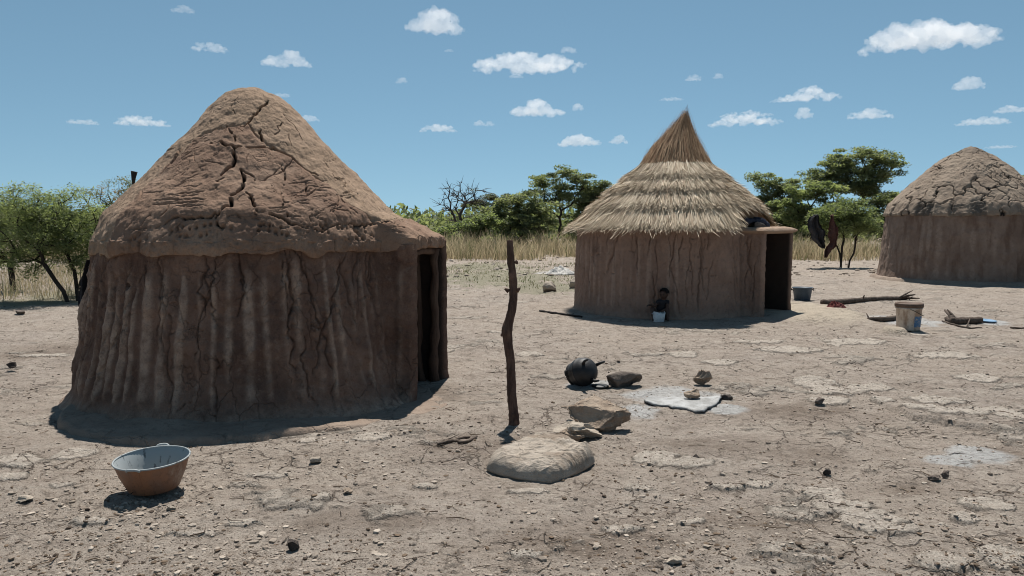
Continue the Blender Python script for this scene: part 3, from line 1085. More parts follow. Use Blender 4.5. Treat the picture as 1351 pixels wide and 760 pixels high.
# finger holes and strokes
rs = np.random.RandomState(23)
HO = [(65, 580), (80, 580), (105, 580), (65, 600), (105, 605), (130, 610), (150, 610), (145, 588), (165, 620), (295, 580), (320, 580), (300, 600), (325, 610), (308, 590), (365, 590), (380, 590), (400, 592), (430, 580), (440, 578), (465, 582), (430, 600), (441, 605), (465, 600), (430, 630), (440, 628), (465, 628), (452, 615)]
HO = [(320 + x / 2.923, 100 + y / 2.923) for x, y in HO]
HO += [(60 + x / 2.923, 100 + y / 2.923) for x, y in [(495, 600), (515, 595), (540, 588), (560, 590), (590, 585), (615, 582), (640, 580), (330, 640), (350, 628), (372, 622), (395, 630), (372, 640), (520, 625), (545, 622), (600, 618), (625, 612), (690, 590), (715, 600)]]
dent = np.zeros(len(Pf))
for h_ in HO:
    c = pick1(h_[0] + rs.normal() * 0.8, h_[1] + rs.normal() * 0.8)
    r0 = rs.uniform(0.009, 0.016)
    m_ = np.flatnonzero((np.abs(Pf - c) < 0.05).all(1))
    e = np.linalg.norm((Pf[m_] - c) * np.array([1, 1, 0.8]), axis=1)
    dent[m_] = np.maximum(dent[m_], rs.uniform(0.02, 0.045) * np.exp(-(e / r0) ** 4))
ST = []
for k in range(34):
    a = (rs.uniform(212, 285), rs.uniform(188, 250)); L = rs.uniform(5, 15)
    ST.append([a, (a[0] + L, a[1] - L * rs.uniform(0.25, 0.6))])
for k in range(16):
    a = (rs.uniform(190, 250), rs.uniform(258, 276)); L = rs.uniform(18, 40)
    ST.append([a, (a[0] + L, a[1] - L * rs.uniform(-0.02, 0.18))])
for k in range(40):
    a = (rs.uniform(380, 458), rs.uniform(236, 284)); L = rs.uniform(6, 18)
    ST.append([a, (a[0] + L, a[1] + rs.uniform(-3, 1))])
for k in range(30):
    a = (rs.uniform(160, 300), rs.uniform(300, 322)); L = rs.uniform(4, 9)
    ST.append([a, (a[0] + L, a[1] - L * rs.uniform(0.2, 0.9))])
for k in range(26):
    a = (rs.uniform(330, 400), rs.uniform(276, 312)); L = rs.uniform(5, 12)
    ST.append([a, (a[0] + L, a[1] + rs.uniform(-3, 2))])
sl = [(jag([pick1(*q) for q in L], rs, 0.003), rs.uniform(0.5, 1.0)) for L in ST]
disp = disp - g - dent.reshape(disp.shape) - groove3(P, sl, 0.0085, 0.016)
tone = np.clip(0.35 * pn(Pf / 0.3, 71) + 0.15, 0, 0.6).reshape(disp.shape)
roof1.build(disp, M_MUD1, hut1, {'old': old, 'gap': gap, 'tone': tone}, seed=3)
# plinth of packed mud round the foot of the wall
th = np.linspace(R(-134), view1 + R(66), 420)
rr = np.linspace(0, 1, 60)
edge_r = 2.04 + 0.16 * fbm(p3(np.cos(th) * 2.2, np.sin(th) * 2.2, 4), 4, 81)
edge_r = 1.62 + (edge_r - 1.62) * sstep(0, 0.22, np.linspace(0, 1, 420)) * (1 - 0.9 * sstep(0.86, 1.0, np.linspace(0, 1, 420)))
RRp = 1.46 + (edge_r[:, None] + 0.03 - 1.46) * rr[None]
X, Y = RRp * np.cos(th)[:, None], RRp * np.sin(th)[:, None]
hp = (0.075 - 0.025 * rr[None]) * (1 - 0.95 * sstep(0.56, 0.72, np.linspace(0, 1, 420)))[:, None] + (0.022 - 0.014 * sstep(0.56, 0.72, np.linspace(0, 1, 420)))[:, None] * fbm(p3(X.ravel() / 0.3, Y.ravel() / 0.3, 1), 4, 83).reshape(X.shape)
lines2 = []
rs = np.random.RandomState(9)
for k in range(26):
    a = rs.uniform(th[0], th[-1]); r_ = rs.uniform(1.6, 2.1); pts = []
    dirr = rs.uniform(0, 6.28)
    for j in range(rs.randint(4, 10)):
        pts.append((r_ * math.cos(a) + j * 0.05 * math.cos(dirr) + rs.normal() * 0.014, r_ * math.sin(a) + j * 0.05 * math.sin(dirr) + rs.normal() * 0.014))
    lines2.append((pts, rs.uniform(0.5, 1.3)))
hp = hp - groove(X, Y, lines2, 0.010, 0.022)
hp = hp * (1 - sstep(0.86, 1.0, rr[None])) - 0.05 * sstep(0.92, 1.0, rr[None])
me = raw_mesh('plinth', np.stack([X, Y, hp], -1).reshape(-1, 3), grid_quads(420, 60, flip=True), attrs={'tone': np.full(X.size, 0.2), 'gap': np.zeros(X.size), 'old': np.zeros(X.size)})
link('plinth', me, M_PLINTH1, hut1)
# door posts of bare wood inside the porch
rs = np.random.RandomState(4)
for k, (x, y, r_, lean) in enumerate([(1.60, 0.545, 0.045, 0.01), (1.46, 0.52, 0.035, -0.02), (1.30, 0.53, 0.04, 0.03), (1.665, -0.30, 0.0, 0)]):
    if r_ == 0:
        continue
    pts = [(x + lean * z + 0.012 * rs.normal(), y + 0.012 * rs.normal(), z) for z in np.linspace(-0.05, 1.33, 12)]
    MB().tube(pts, r_ * (1 + 0.12 * rs.normal(size=12)), 10, jit=0.04, seed=k).build('door_post', M_WOOD, hut1)
lt = MB().tube([(1.60, y, 1.315 + 0.01 * math.sin(9 * y)) for y in np.linspace(-0.34, 0.70, 8)], 0.035, 9, jit=0.05, seed=2)
lt.build('lintel', M_WOOD, hut1)
# scrap of stone stuck in the wall under the eave
pw = 5.62
i_ = int(np.argmin(np.abs(s1 - pw)))
rock_mesh(MB(), (0.01, 0.01, 0.01), 1, 2)

# ================================================================== HUT 2: the thatched hut
hut2 = thing('thatched_hut', 'round mud hut under a pointed tiered grass thatch, with a flat mud porch', 'hut', (2.802, 14.094, 0.0), R(-42), 'huts of the homestead')
H2C, H2R = (2.802, 14.094), R(-42)
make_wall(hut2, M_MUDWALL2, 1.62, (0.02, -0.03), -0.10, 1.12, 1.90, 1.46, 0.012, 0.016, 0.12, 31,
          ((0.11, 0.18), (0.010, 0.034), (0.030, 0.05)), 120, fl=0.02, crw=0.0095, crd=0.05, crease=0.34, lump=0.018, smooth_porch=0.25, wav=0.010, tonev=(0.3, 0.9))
# porch roof: thick slab of mud
nx, ny = 60, 70
A, B = np.meshgrid(np.linspace(-1, 1, nx), np.linspace(-1, 1, ny), indexing='ij')


def pillow_slab(x0, x1, y0, y1, z0, z1, seed, rnd=0.22):
    sx, sy = (x1 - x0) / 2, (y1 - y0) / 2
    f = (1 - np.abs(A) ** 10) * (1 - np.abs(B) ** 10)
    k = np.clip(f, 0, 1) ** 0.5
    wob = 0.02 * fbm(p3(A.ravel() * 2.5, B.ravel() * 2.5, seed), 4, seed).reshape(A.shape)
    ex = 1 + wob * 1.2
    X = x0 + sx + A * sx * ex; Y = y0 + sy + B * sy * ex
    zm = (z0 + z1) / 2
    top = zm + (z1 - zm) * k + wob * 0.8 * k
    bot = zm - (zm - z0) * k
    V = np.concatenate([np.stack([X, Y, top], -1).reshape(-1, 3), np.stack([X, Y, bot], -1).reshape(-1, 3)])
    q = np.concatenate([grid_quads(nx, ny), grid_quads(nx, ny, off=nx * ny, flip=True)])
    return V, q


V, q = pillow_slab(1.02, 1.99, -0.17, 1.22, 1.385, 1.50, 3)
me = raw_mesh('porch_roof', V, q, attrs={'tone': np.zeros(len(V)), 'gap': np.zeros(len(V)), 'old': np.zeros(len(V))})
link('porch_roof', me, M_MUDPORCH2, hut2)
m = NT('straw')
t = m.attr('tint')
cr_ = m.n('ShaderNodeValToRGB')
el = cr_.color_ramp.elements
el[0].position, el[0].color = 0.0, (0.11, 0.07, 0.042, 1)
el[1].position, el[1].color = 1.0, (0.62, 0.52, 0.385, 1)
e2 = cr_.color_ramp.elements.new(0.35); e2.color = (0.29, 0.215, 0.138, 1)
e3 = cr_.color_ramp.elements.new(0.7); e3.color = (0.45, 0.36, 0.255, 1)
m.l(t, cr_.inputs['Fac'])
M_STRAW = m.done(cr_.outputs['Color'], None, 0.7, None, 0.2)
M_STRAWCORE = simple_mat('straw_core', (0.13, 0.085, 0.05), (0.08, 0.052, 0.032), 20, 1.0, 0.03, stretch=(1, 1, 0.3))
# roof centre (world offset towards the peak), local frame
oc = np.array([0.17, 0.0])
oc = np.array([oc[0] * math.cos(-H2R) - oc[1] * math.sin(-H2R), oc[0] * math.sin(-H2R) + oc[1] * math.cos(-H2R)])
pr = np.array([(0.0, 3.22), (0.10, 3.12), (0.2, 3.0), (0.35, 2.86), (0.5, 2.70), (0.78, 2.44), (1.0, 2.26), (1.27, 2.03), (1.6, 1.73), (1.9, 1.44)])


def zc2(r):
    return np.interp(r, pr[:, 0], pr[:, 1])


def porch_cut(a, r_end):
    """the thatch stops short where it lies on the porch slab"""
    d = (np.degrees(a) + 180) % 360 - 180
    return (0.40 if r_end > 1.8 else 0.10 if r_end > 1.5 else 0.0) * sstep(-30, -19, d) * (1 - sstep(34, 48, d))


def straws(n, r_end, r_len, seed, tint=(0.25, 0.95), lift=0.05, wid=0.015, rag=0.05, lightend=0.0):
    rs = np.random.RandomState(seed)
    a = rs.uniform(0, 2 * math.pi, n)
    re_ = r_end + rs.normal(size=n) * rag * 0.7 + 0.03 * pn(p3(np.cos(a) * 5, np.sin(a) * 5, seed), seed)
    re_ = re_ - porch_cut(a, r_end)
    ln = r_len * rs.uniform(0.6, 1.15, n)
    rs_ = np.clip(re_ - ln, 0.02, None)
    tw = rs.normal(size=n) * 0.085
    h0 = rs.uniform(0.0, 0.045, n); h1 = lift * rs.uniform(0.3, 1.25, n)
    w = wid * rs.uniform(0.5, 1.3, n)
    out = []
    for f in (0.0, 0.55, 1.0):
        r = rs_ + (re_ - rs_) * f
        aa = a + tw * f * 1.0 / np.maximum(r, 0.3)
        z = zc2(r) + h0 + (h1 - h0) * f ** 1.5 - np.where(f > 0.9, rs.uniform(0, 0.03, n), 0)
        z -= np.clip(r - 1.9, 0, 1) * 0.6
        c = np.stack([r * np.cos(aa), r * np.sin(aa), z], -1)
        side = np.stack([-np.sin(aa), np.cos(aa), rs.normal(size=n) * 0.4], -1)
        ww = (w * (1.0, 0.9, 0.25)[int(f * 2 + 0.4)])[:, None] / 2
        out += [c - side * ww, c + side * ww]
    V = np.stack(out, 1)
    base = np.arange(n)[:, None] * 6
    Q = np.concatenate([base + np.array([[0, 1, 3, 2]]), base + np.array([[2, 3, 5, 4]])])
    clump = pn(p3(np.cos(a) * 9 * r_end, np.sin(a) * 9 * r_end, seed), seed + 2)
    tt = np.clip(rs.uniform(tint[0], tint[1], n) + 0.30 * clump, 0, 1)
    T = np.repeat(tt, 6)
    V = V.reshape(-1, 3)
    V[:, 0] += oc[0]; V[:, 1] += oc[1]
    return V, Q, T


# core under each course, then the straw of the course
tha = np.linspace(0, 2 * math.pi, 120, endpoint=False)
COURSES = [(1.93, 0.55, 9000, 0.10), (1.60, 0.46, 7500, 0.12), (1.27, 0.40, 6500, 0.12), (0.98, 0.50, 6000, 0.11)]
for k, (r_end, ln, n, lift) in enumerate(COURSES):
    mb = MB()
    rr_ = np.linspace(0, 1, 8)[None] * (ln + 0.04) + max(0.02, r_end - ln - 0.12)
    rr_ = np.minimum(rr_, (r_end - 0.08 - porch_cut(tha, r_end))[:, None])
    V = np.stack([rr_ * np.cos(tha)[:, None] + oc[0], rr_ * np.sin(tha)[:, None] + oc[1], zc2(rr_) - 0.015], -1)
    mb.add(V.reshape(-1, 3), grid_quads(120, 8, close_u=True, flip=True), None, 0.08)
    if k == 0:
        r0_ = r_end - 0.08 - porch_cut(tha, r_end)
        rr_ = np.stack([r0_, np.minimum(r0_, r_end - 0.25), 0 * tha + 0.5, 0 * tha + 0.02], -1)
        V = np.stack([rr_ * np.cos(tha)[:, None] + oc[0], rr_ * np.sin(tha)[:, None] + oc[1], np.stack([zc2(r0_) - 0.02, 0 * tha + 1.46, 0 * tha + 1.62, 0 * tha + 1.9], -1)], -1)
        mb.add(V.reshape(-1, 3), grid_quads(120, 4, close_u=True, flip=True), None, 0.05)
    V, Q, T = straws(n, r_end, ln, 100 + k, lift=lift, rag=0.055)
    mb.add(V, Q, None, T)
    V, Q, T = straws(n // 4, r_end + 0.03, ln * 0.6, 140 + k, lift=lift * 1.3, rag=0.10, tint=(0.5, 1.0))
    mb.add(V, Q, None, T)
    o = mb.build('thatch_course', M_STRAW, hut2)
# the peak: a bound tuft of reddish stalks leaning to its tip
rs = np.random.RandomState(77)
n = 5200
a = rs.uniform(0, 2 * math.pi, n)
tipv = np.array([0.155 * math.cos(-H2R), 0.155 * math.sin(-H2R)])
r0 = 0.57 * rs.uniform(0.78, 1.10, n)
r1 = np.abs(rs.normal(size=n)) * 0.015
fr = np.minimum(rs.uniform(0.97, 1.10, n), rs.uniform(0.30, 1.30, n))
V = []
w = 0.011 * rs.uniform(0.5, 1.2, n)
for f in (0.0, 0.45, 1.0):
    ff = f * fr
    r = r0 * np.clip(1 - ff, 0, 1) ** 0.88 + r1 * ff + 0.03 + np.abs(rs.normal(size=n)) * 0.03 * (f > 0.3) - 0.03 * ff
    z = 2.63 + 0.79 * ff + rs.normal(size=n) * 0.008 + (0.07 * rs.normal(size=n) * (f == 1.0))
    tw = a + rs.normal(size=n) * 0.06 / np.maximum(r, 0.1) * 0.25
    lean = np.minimum(ff, 1.1) ** 2.2
    c = np.stack([r * np.cos(tw) + oc[0] + tipv[0] * lean, r * np.sin(tw) + oc[1] + tipv[1] * lean, z], -1)
    sd_ = np.stack([-np.sin(a), np.cos(a), rs.normal(size=n) * 0.3], -1) * (w * (1.0, 0.9, 0.3)[int(f * 2 + 0.4)])[:, None] / 2
    V += [c - sd_, c + sd_]
V = np.stack(V, 1).reshape(-1, 3)
base = np.arange(n)[:, None] * 6
Q = np.concatenate([base + np.array([[0, 1, 3, 2]]), base + np.array([[2, 3, 5, 4]])])
mb = MB()
mb.add(V, Q, None, np.repeat(rs.uniform(0.0, 0.8, n), 6))
rr_ = np.array([0.56, 0.38, 0.22, 0.11, 0.04]); zz = np.array([2.62, 2.78, 2.95, 3.12, 3.27])
ln_ = ((zz - 2.63) / 0.83).clip(0, 1) ** 2.2
V = np.stack([rr_[None] * np.cos(tha)[:, None] + oc[0] + tipv[0] * ln_[None], rr_[None] * np.sin(tha)[:, None] + oc[1] + tipv[1] * ln_[None], np.broadcast_to(zz[None], (120, 5))], -1)
mb.add(V.reshape(-1, 3), grid_quads(120, 5, close_u=True, flip=True), None, 0.06)
m = NT('red_grass_stalks')
c = m.mix(m.attr('tint'), (0.19, 0.105, 0.058), (0.52, 0.36, 0.22))
mb.build('thatch_peak', m.done(c, None, 0.75), hut2)

# ================================================================== HUT 3: the far hut
hut3 = thing('mud_hut', 'grey-brown mud hut with domed roof of cracked plates, beyond the lidded bucket', 'hut', (*H3_C, 0.0), R(-68), 'huts of the homestead')
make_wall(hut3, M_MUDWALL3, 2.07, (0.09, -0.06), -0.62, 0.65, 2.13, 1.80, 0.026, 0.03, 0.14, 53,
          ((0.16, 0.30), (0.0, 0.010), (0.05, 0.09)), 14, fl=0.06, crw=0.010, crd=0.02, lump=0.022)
view3 = math.atan2(-H3_C[1], -H3_C[0]) - R(-68)
th3 = thetas(view3, 420, 70)
re3 = reach(th3, 2.05, -0.62, 0.65, 2.13, 0.02) + 0.045 * fbm(p3(np.cos(th3) * 4, np.sin(th3) * 4, 2), 4, 151)
prof3 = [(0, 3.64), (0.2, 3.58), (0.42, 3.46), (0.7, 3.29), (1.0, 3.04), (1.4, 2.66), (1.8, 2.24), (2.1, 1.93), (2.6, 1.5)]
roof3 = Roof(prof3, 1.95, (1.83 + 0.035 * fbm(p3(np.cos(th3) * 6, np.sin(th3) * 6, 5), 4, 157))[:, None], re3, th3, 190, drop=0.07)
Pf = roof3.P.reshape(-1, 3)
disp = 0.028 * fbm(Pf / 0.5, 4, 161) + 0.012 * fbm(Pf / 0.13, 3, 162)
wx = 0.16 * fbm(Pf / 0.35, 3, 163); wy = 0.16 * fbm(Pf / 0.35 + 9, 3, 164)
ax = np.arctan2(Pf[:, 1], Pf[:, 0]); rr_ = np.hypot(Pf[:, 0], Pf[:, 1])
e1 = vor_edge((Pf[:, 0] + wx) / 0.47, (Pf[:, 1] + wy) / 0.47, 4)
mk1 = sstep(-0.25, 0.15, fbm(Pf / 0.9, 2, 165))
e2 = vor_edge((Pf[:, 0] + wx) / 0.2 + 7, (Pf[:, 1] + wy) / 0.2, 6)
mk2 = sstep(0.0, 0.3, fbm(Pf / 0.6 + 3, 2, 166))
grv = (1 - sstep(0.02, 0.065, e1)) * (0.12 + 0.88 * mk1) * 0.065 + (1 - sstep(0.03, 0.10, e2)) * mk2 * 0.025
grv *= sstep(0.1, 0.3, rr_)
disp += -grv + 0.02 * pn(np.stack([np.floor((Pf[:, 0] + wx) / 0.47), np.floor((Pf[:, 1] + wy) / 0.47), 0 * wx], -1) + 0.37, 8)
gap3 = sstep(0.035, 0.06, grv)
eave = sstep(1.82, 1.98, rr_) * sstep(0.12, 0.42, fbm(p3(np.cos(ax) * 3.2, np.sin(ax) * 3.2, 4), 3, 167)) * (rr_ < 2.15)
top_ = (1 - sstep(0.35, 0.65, rr_ + 0.12 * fbm(Pf / 0.2, 3, 168)))
old3 = np.clip(np.maximum(eave * 0.7, top_ * 0.35), 0, 1)
disp += -0.05 * eave + 0.03 * eave * fbm(Pf / 0.07, 2, 169)
sh = roof3.P.shape[:2]
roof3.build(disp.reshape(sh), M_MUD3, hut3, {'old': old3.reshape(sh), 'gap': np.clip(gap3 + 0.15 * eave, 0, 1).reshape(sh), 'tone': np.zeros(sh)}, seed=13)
# low footing at the base
th = np.linspace(0, 2 * math.pi, 200, endpoint=False)
er = 2.36 + 0.10 * fbm(p3(np.cos(th) * 3, np.sin(th) * 3, 2), 4, 171)
V = []
for f, z in ((0, 0.10), (0.5, 0.085), (0.85, 0.05), (1.0, -0.05)):
    r_ = 2.0 + (er - 2.0) * f
    V.append(np.stack([r_ * np.cos(th), r_ * np.sin(th), np.full(200, z)], -1))
V = np.stack(V, 1).reshape(-1, 3)
me = raw_mesh('plinth', V, grid_quads(200, 4, close_u=True, flip=True), attrs={'tone': np.full(len(V), 0.3), 'gap': np.zeros(len(V)), 'old': np.zeros(len(V))})
link('plinth', me, M_PLINTH1, hut3)

# ================================================================== things lying about the yard
def place(u, v):
    p = on(u, v)
    return p, p.y / F_PX


# --- rusty basin
p, s = place(204, 648)
basin = thing('basin', 'tilted round metal basin, rusty outside and pale inside, on the ground before the big hut', 'basin', (p.x, p.y, p.z + 0.025))
basin.rotation_euler = (R(2.0), R(-2), R(20))
m = NT('rusty_metal')
co = m.coord()
a = m.noise(m.scale_co(co, (1, 1, 0.5)), 9, 6, 0.65); b = m.noise(co, 45, 4, 0.7)
c = m.mix(m.rng(a, 0.35, 0.65), (0.290, 0.135, 0.070), (0.215, 0.120, 0.080))
c = m.mix(m.rng(b, 0.5, 0.75, 0, 0.7), c, (0.13, 0.062, 0.038))
c = m.mix(m.rng(a, 0.58, 0.70, 0, 0.7), c, (0.34, 0.25, 0.19))
c = m.mix(m.rng(m.noise(m.scale_co(co, (9, 9, 0.8)), 3, 5, 0.7), 0.54, 0.68, 0, 0.75), c, (0.10, 0.055, 0.038))
M_RUST = m.done(c, m.bump(b, 0.25, 0.004), 0.6, None, 0.35)
m = NT('grey_zinc')
co = m.coord()
a = m.noise(m.scale_co(co, (6, 6, 1.2)), 5, 5, 0.65); b = m.noise(co, 30, 4, 0.7)
c = m.mix(m.rng(a, 0.56, 0.70), (0.29, 0.315, 0.32), (0.07, 0.075, 0.08))
c = m.mix(m.rng(b, 0.48, 0.7, 0, 0.5), c, (0.30, 0.31, 0.31))
M_ZINC = m.done(c, None, 0.55, None, 0.3)
th_ = 0.004
BH, BR0, BR1 = 0.180, 0.142, 0.208
mb = MB().lathe([(0.001, 0.0), (BR0 - 0.006, 0.0), (BR0, 0.006), (BR0 + 0.5 * (BR1 - BR0) + 0.002, BH / 2), (BR1, BH)], 64)
dent = lambda V: V * (1 + 0.035 * fbm(V * np.array([9, 9, 5]) + 3, 2, 77) * sstep(0.01, 0.06, V[:, 2]) * (1 - sstep(BH - 0.04, BH - 0.005, V[:, 2])))[:, None] ** np.array([1, 1, 0])
mb.build('body', M_RUST, basin, displace=dent)
MB().lathe([(BR1 - 0.001, BH + 0.001), (BR1 - th_, BH - 0.002), (BR0 + 0.5 * (BR1 - BR0) - th_, BH / 2), (BR0 - th_ - 0.002, 0.012), (BR0 - 0.014, 0.006), (0.001, 0.006)], 64).build('lining', M_ZINC, basin)
ang = np.linspace(0, 2 * math.pi, 73)
MB().tube([(BR1 * math.cos(t), BR1 * math.sin(t), BH) for t in ang], 0.0055, 8, caps=False).build('rim', M_ZINC, basin)
MB().tube([(BR0 * math.cos(-1.5 - 0.35) + f * (BR1 - BR0) * math.cos(-1.85), BR0 * math.sin(-1.85) + f * (BR1 - BR0) * math.sin(-1.85), 0.004 + f * BH * 0.97) for f in np.linspace(0, 1, 6)], 0.004, 6).build('seam', M_RUST, basin)
for a0 in (1.72, -1.62):
    pts = []
    for f in np.linspace(-1, 1, 13):
        t = a0 - 0.35 + 0.18 * f
        rr = BR1 + 0.014 * (1 - f * f) ** 0.5 + 0.002
        pts.append((rr * math.cos(t), rr * math.sin(t), BH - 0.006 + 0.014 * (1 - f ** 4)))
    MB().tube(pts, 0.0075, 8).build('handle', M_ZINC, basin)
# dry stalks lying in the basin
rs = np.random.RandomState(5)
mb = MB()
for k in range(26):
    x, y = rs.uniform(-0.09, 0.09, 2); a = rs.uniform(0, 6.28); L = rs.uniform(0.03, 0.09)
    mb.tube([(x, y, 0.012), (x + L * 0.5 * math.cos(a), y + L * 0.5 * math.sin(a), 0.02 + rs.uniform(0, 0.02)), (x + L * math.cos(a), y + L * math.sin(a), 0.014 + rs.uniform(0, 0.02))], 0.003, 5)
o = mb.build('dry_stalks', M_CHARRED, None)
o.matrix_world = basin.matrix_basis.copy()
o['kind'] = 'stuff'

# --- the upright stick
base = on(678, 557)
ST_ = [(672.5, 317, 4.2), (673, 330, 4.8), (674.5, 347, 5.0), (676.5, 362, 5.2), (677.5, 378, 5.4), (677.5, 395, 5.6), (675, 412, 5.8), (671, 426, 6.4), (668.5, 436, 7.6), (669.5, 448, 6.6), (672, 465, 6.0), (674, 482, 6.0), (674.5, 500, 6.1), (675, 518, 6.3), (676.5, 536, 6.5), (678, 550, 7.0), (678.5, 562, 7.4)]
stick = thing('upright_stick', 'crooked dark branch standing upright in the bare ground beside the large sack', 'stick', base)
pts, rad = [], []
for u, v, w in ST_:
    f = (557 - v) / 240.0
    q = ad(u, v, base.y + 0.13 * f)
    pts.append(np.array(q) - np.array(base)); rad.append(w * base.y / F_PX)
pts = np.array(pts)
tt = np.linspace(0, 1, len(pts)); t2 = np.linspace(0, 1, 90)
pf = np.stack([np.interp(t2, tt, pts[:, k]) for k in range(3)], -1); rf = np.interp(t2, tt, rad)
ker = np.hanning(9); ker /= ker.sum()
for k in range(3):
    pf[:, k] = np.convolve(np.pad(pf[:, k], 4, mode='reflect', reflect_type='odd'), ker, 'valid')
m = NT('stick_bark')
co = m.coord()
a = m.noise(m.scale_co(co, (1, 1, 0.25)), 22, 6, 0.65); b = m.noise(co, 60, 4, 0.7)
c = m.mix(m.rng(a, 0.35, 0.65), (0.135, 0.083, 0.062), (0.070, 0.043, 0.034))
c = m.mix(m.rng(m.noise(co, 5, 3), 0.56, 0.66, 0, 0.7), c, (0.21, 0.125, 0.09))
M_BARK1 = m.done(c, m.bump(m.math('ADD', a, m.math('MULTIPLY', b, 0.4)), 1.0, 0.03), 0.85)
mb = MB().tube(pf, rf, 14, jit=0.03, seed=3)
mb.build('shaft', M_BARK1, stick, displace=lambda V: V + (0.004 * fbm(V * 18, 3, 5))[:, None] * np.array([1, 1, 0.2]))
for (u, v, du, dv) in ((671, 384, -5, -3), (682, 384, 4, -4), (664, 441, -3, 2), (680, 345, 3, 3)):
    f = (557 - v) / 240.0
    q = np.array(ad(u, v, base.y + 0.13 * f - 0.01)) - np.array(base); e = np.array(ad(u + du, v + dv, base.y + 0.13 * f - 0.02)) - np.array(base)
    MB().tube([q, (q + e) / 2, e], [0.018, 0.015, 0.008], 8, jit=0.08, seed=int(u)).build('knot', M_BARK1, stick)

# --- the sack
c00, c10, c11, c01 = [np.array(on(*q)) for q in ((641, 622), (726, 639), (785, 612), (716, 583))]
ctr = (c00 + c10 + c11 + c01) / 4
nu, nv = 150, 130
A, B = np.meshgrid(np.linspace(0, 1, nu), np.linspace(0, 1, nv), indexing='ij')
a_, b_ = A[..., None], B[..., None]
G0 = c00 * (1 - a_) * (1 - b_) + c10 * a_ * (1 - b_) + c11 * a_ * b_ + c01 * (1 - a_) * b_ - ctr
# bulge the sides
ku, kv = 2 * A - 1, 2 * B - 1
bul = (1 - ku ** 2)[..., None] * kv[..., None] * (c01 + c11 - c00 - c10) * 0.035 + (1 - kv ** 2)[..., None] * ku[..., None] * (c10 + c11 - c00 - c01) * 0.03
G0 = G0 + bul
prof_ = np.clip(1 - np.abs(ku) ** 8, 0, 1) ** 0.5 * np.clip(1 - np.abs(kv) ** 7, 0, 1) ** 0.5
W3 = np.stack([G0[..., 0].ravel(), G0[..., 1].ravel(), 0 * A.ravel()], -1)
lump = fbm(W3 / 0.22, 3, 91).reshape(A.shape); wr = fbm(W3 / np.array([0.09, 0.06, 1]), 3, 92).reshape(A.shape)
crease = (1 - np.abs(fbm(W3 / np.array([0.16, 0.09, 1]) + 4, 2, 93)).reshape(A.shape) * 3.0).clip(0, 1) ** 3
radi = np.sin(60 * (B - 0.4) + 5 * wr + 3 * lump) * sstep(0.70, 0.97, A) * 0.003
rad2 = np.sin(48 * A + 5 * wr) * sstep(0.72, 0.97, B) * 0.0025
hgt = (0.106 + 0.02 * lump + 0.05 * (A - 0.5) * (B - 0.3)) * prof_ + (0.004 * wr + 0.012 * crease + radi + rad2) * prof_ ** 0.5
hgt -= 0.030 * np.exp(-(((A - 0.55 - 0.1 * lump) / 0.35) ** 2 + ((B - 0.72 + 0.15 * (A - 0.5)) / 0.045) ** 2)) * prof_
hgt += 0.022 * np.exp(-(((A - 0.86) / 0.08) ** 2 + ((B - 0.86) / 0.07) ** 2))
top = G0 + np.stack([0.008 * wr * prof_, 0.008 * lump, hgt + 0.018], -1)
bot = G0 + np.stack([0 * A, 0 * A, -0.012 + 0.03 * (1 - prof_ ** 0.6)], -1)
bot[0], bot[-1], bot[:, 0], bot[:, -1] = top[0], top[-1], top[:, 0], top[:, -1]
V = np.concatenate([top.reshape(-1, 3), bot.reshape(-1, 3)])
m = NT('sackcloth')
co = m.coord()
a = m.noise(co, 6, 5, 0.6); b = m.noise(m.scale_co(co, (1, 2.5, 2.5)), 60, 4, 0.7)
c = m.mix(m.rng(a, 0.35, 0.68), (0.43, 0.372, 0.312), (0.34, 0.288, 0.236))
c = m.mix(m.rng(b, 0.5, 0.72, 0, 0.6), c, (0.22, 0.165, 0.12))
c = m.mix(m.rng(m.noise(co, 3.4, 5, 0.65), 0.52, 0.66, 0, 0.7), c, (0.205, 0.155, 0.115))
M_SACK = m.done(c, m.bump(m.math('ADD', m.math('ADD', m.math('MULTIPLY', a, 0.6), m.math('MULTIPLY', b, 0.5)), m.noise(m.scale_co(co, (0.6, 1.6, 1)), 17, 5, 0.6, 0.6)), 0.9, 0.022), 0.9)
me = raw_mesh('sack', V, np.concatenate([grid_quads(nu, nv), grid_quads(nu, nv, off=nu * nv, flip=True)]))
o = link('sack', me, M_SACK, None, tuple(ctr))
tag(o, 'plump pale tan sack lying flat on the ground in front of the heaped rocks', 'sack')

# --- rocks
def undercut(V, sx, sy, sz):
    V[:, 2] = np.minimum(V[:, 2], 0.50 * sz + 0.42 * sz * V[:, 1] / sy + 0.10 * sz * fbm(V / (0.35 * sx), 4, 3))
    low = -sz + 0.85 * sz * np.clip(-V[:, 0] / sx - 0.15, 0, 1) + 0.08 * sz * fbm(V / (0.3 * sx), 3, 9)
    V[:, 2] = np.maximum(V[:, 2], low)
    return V


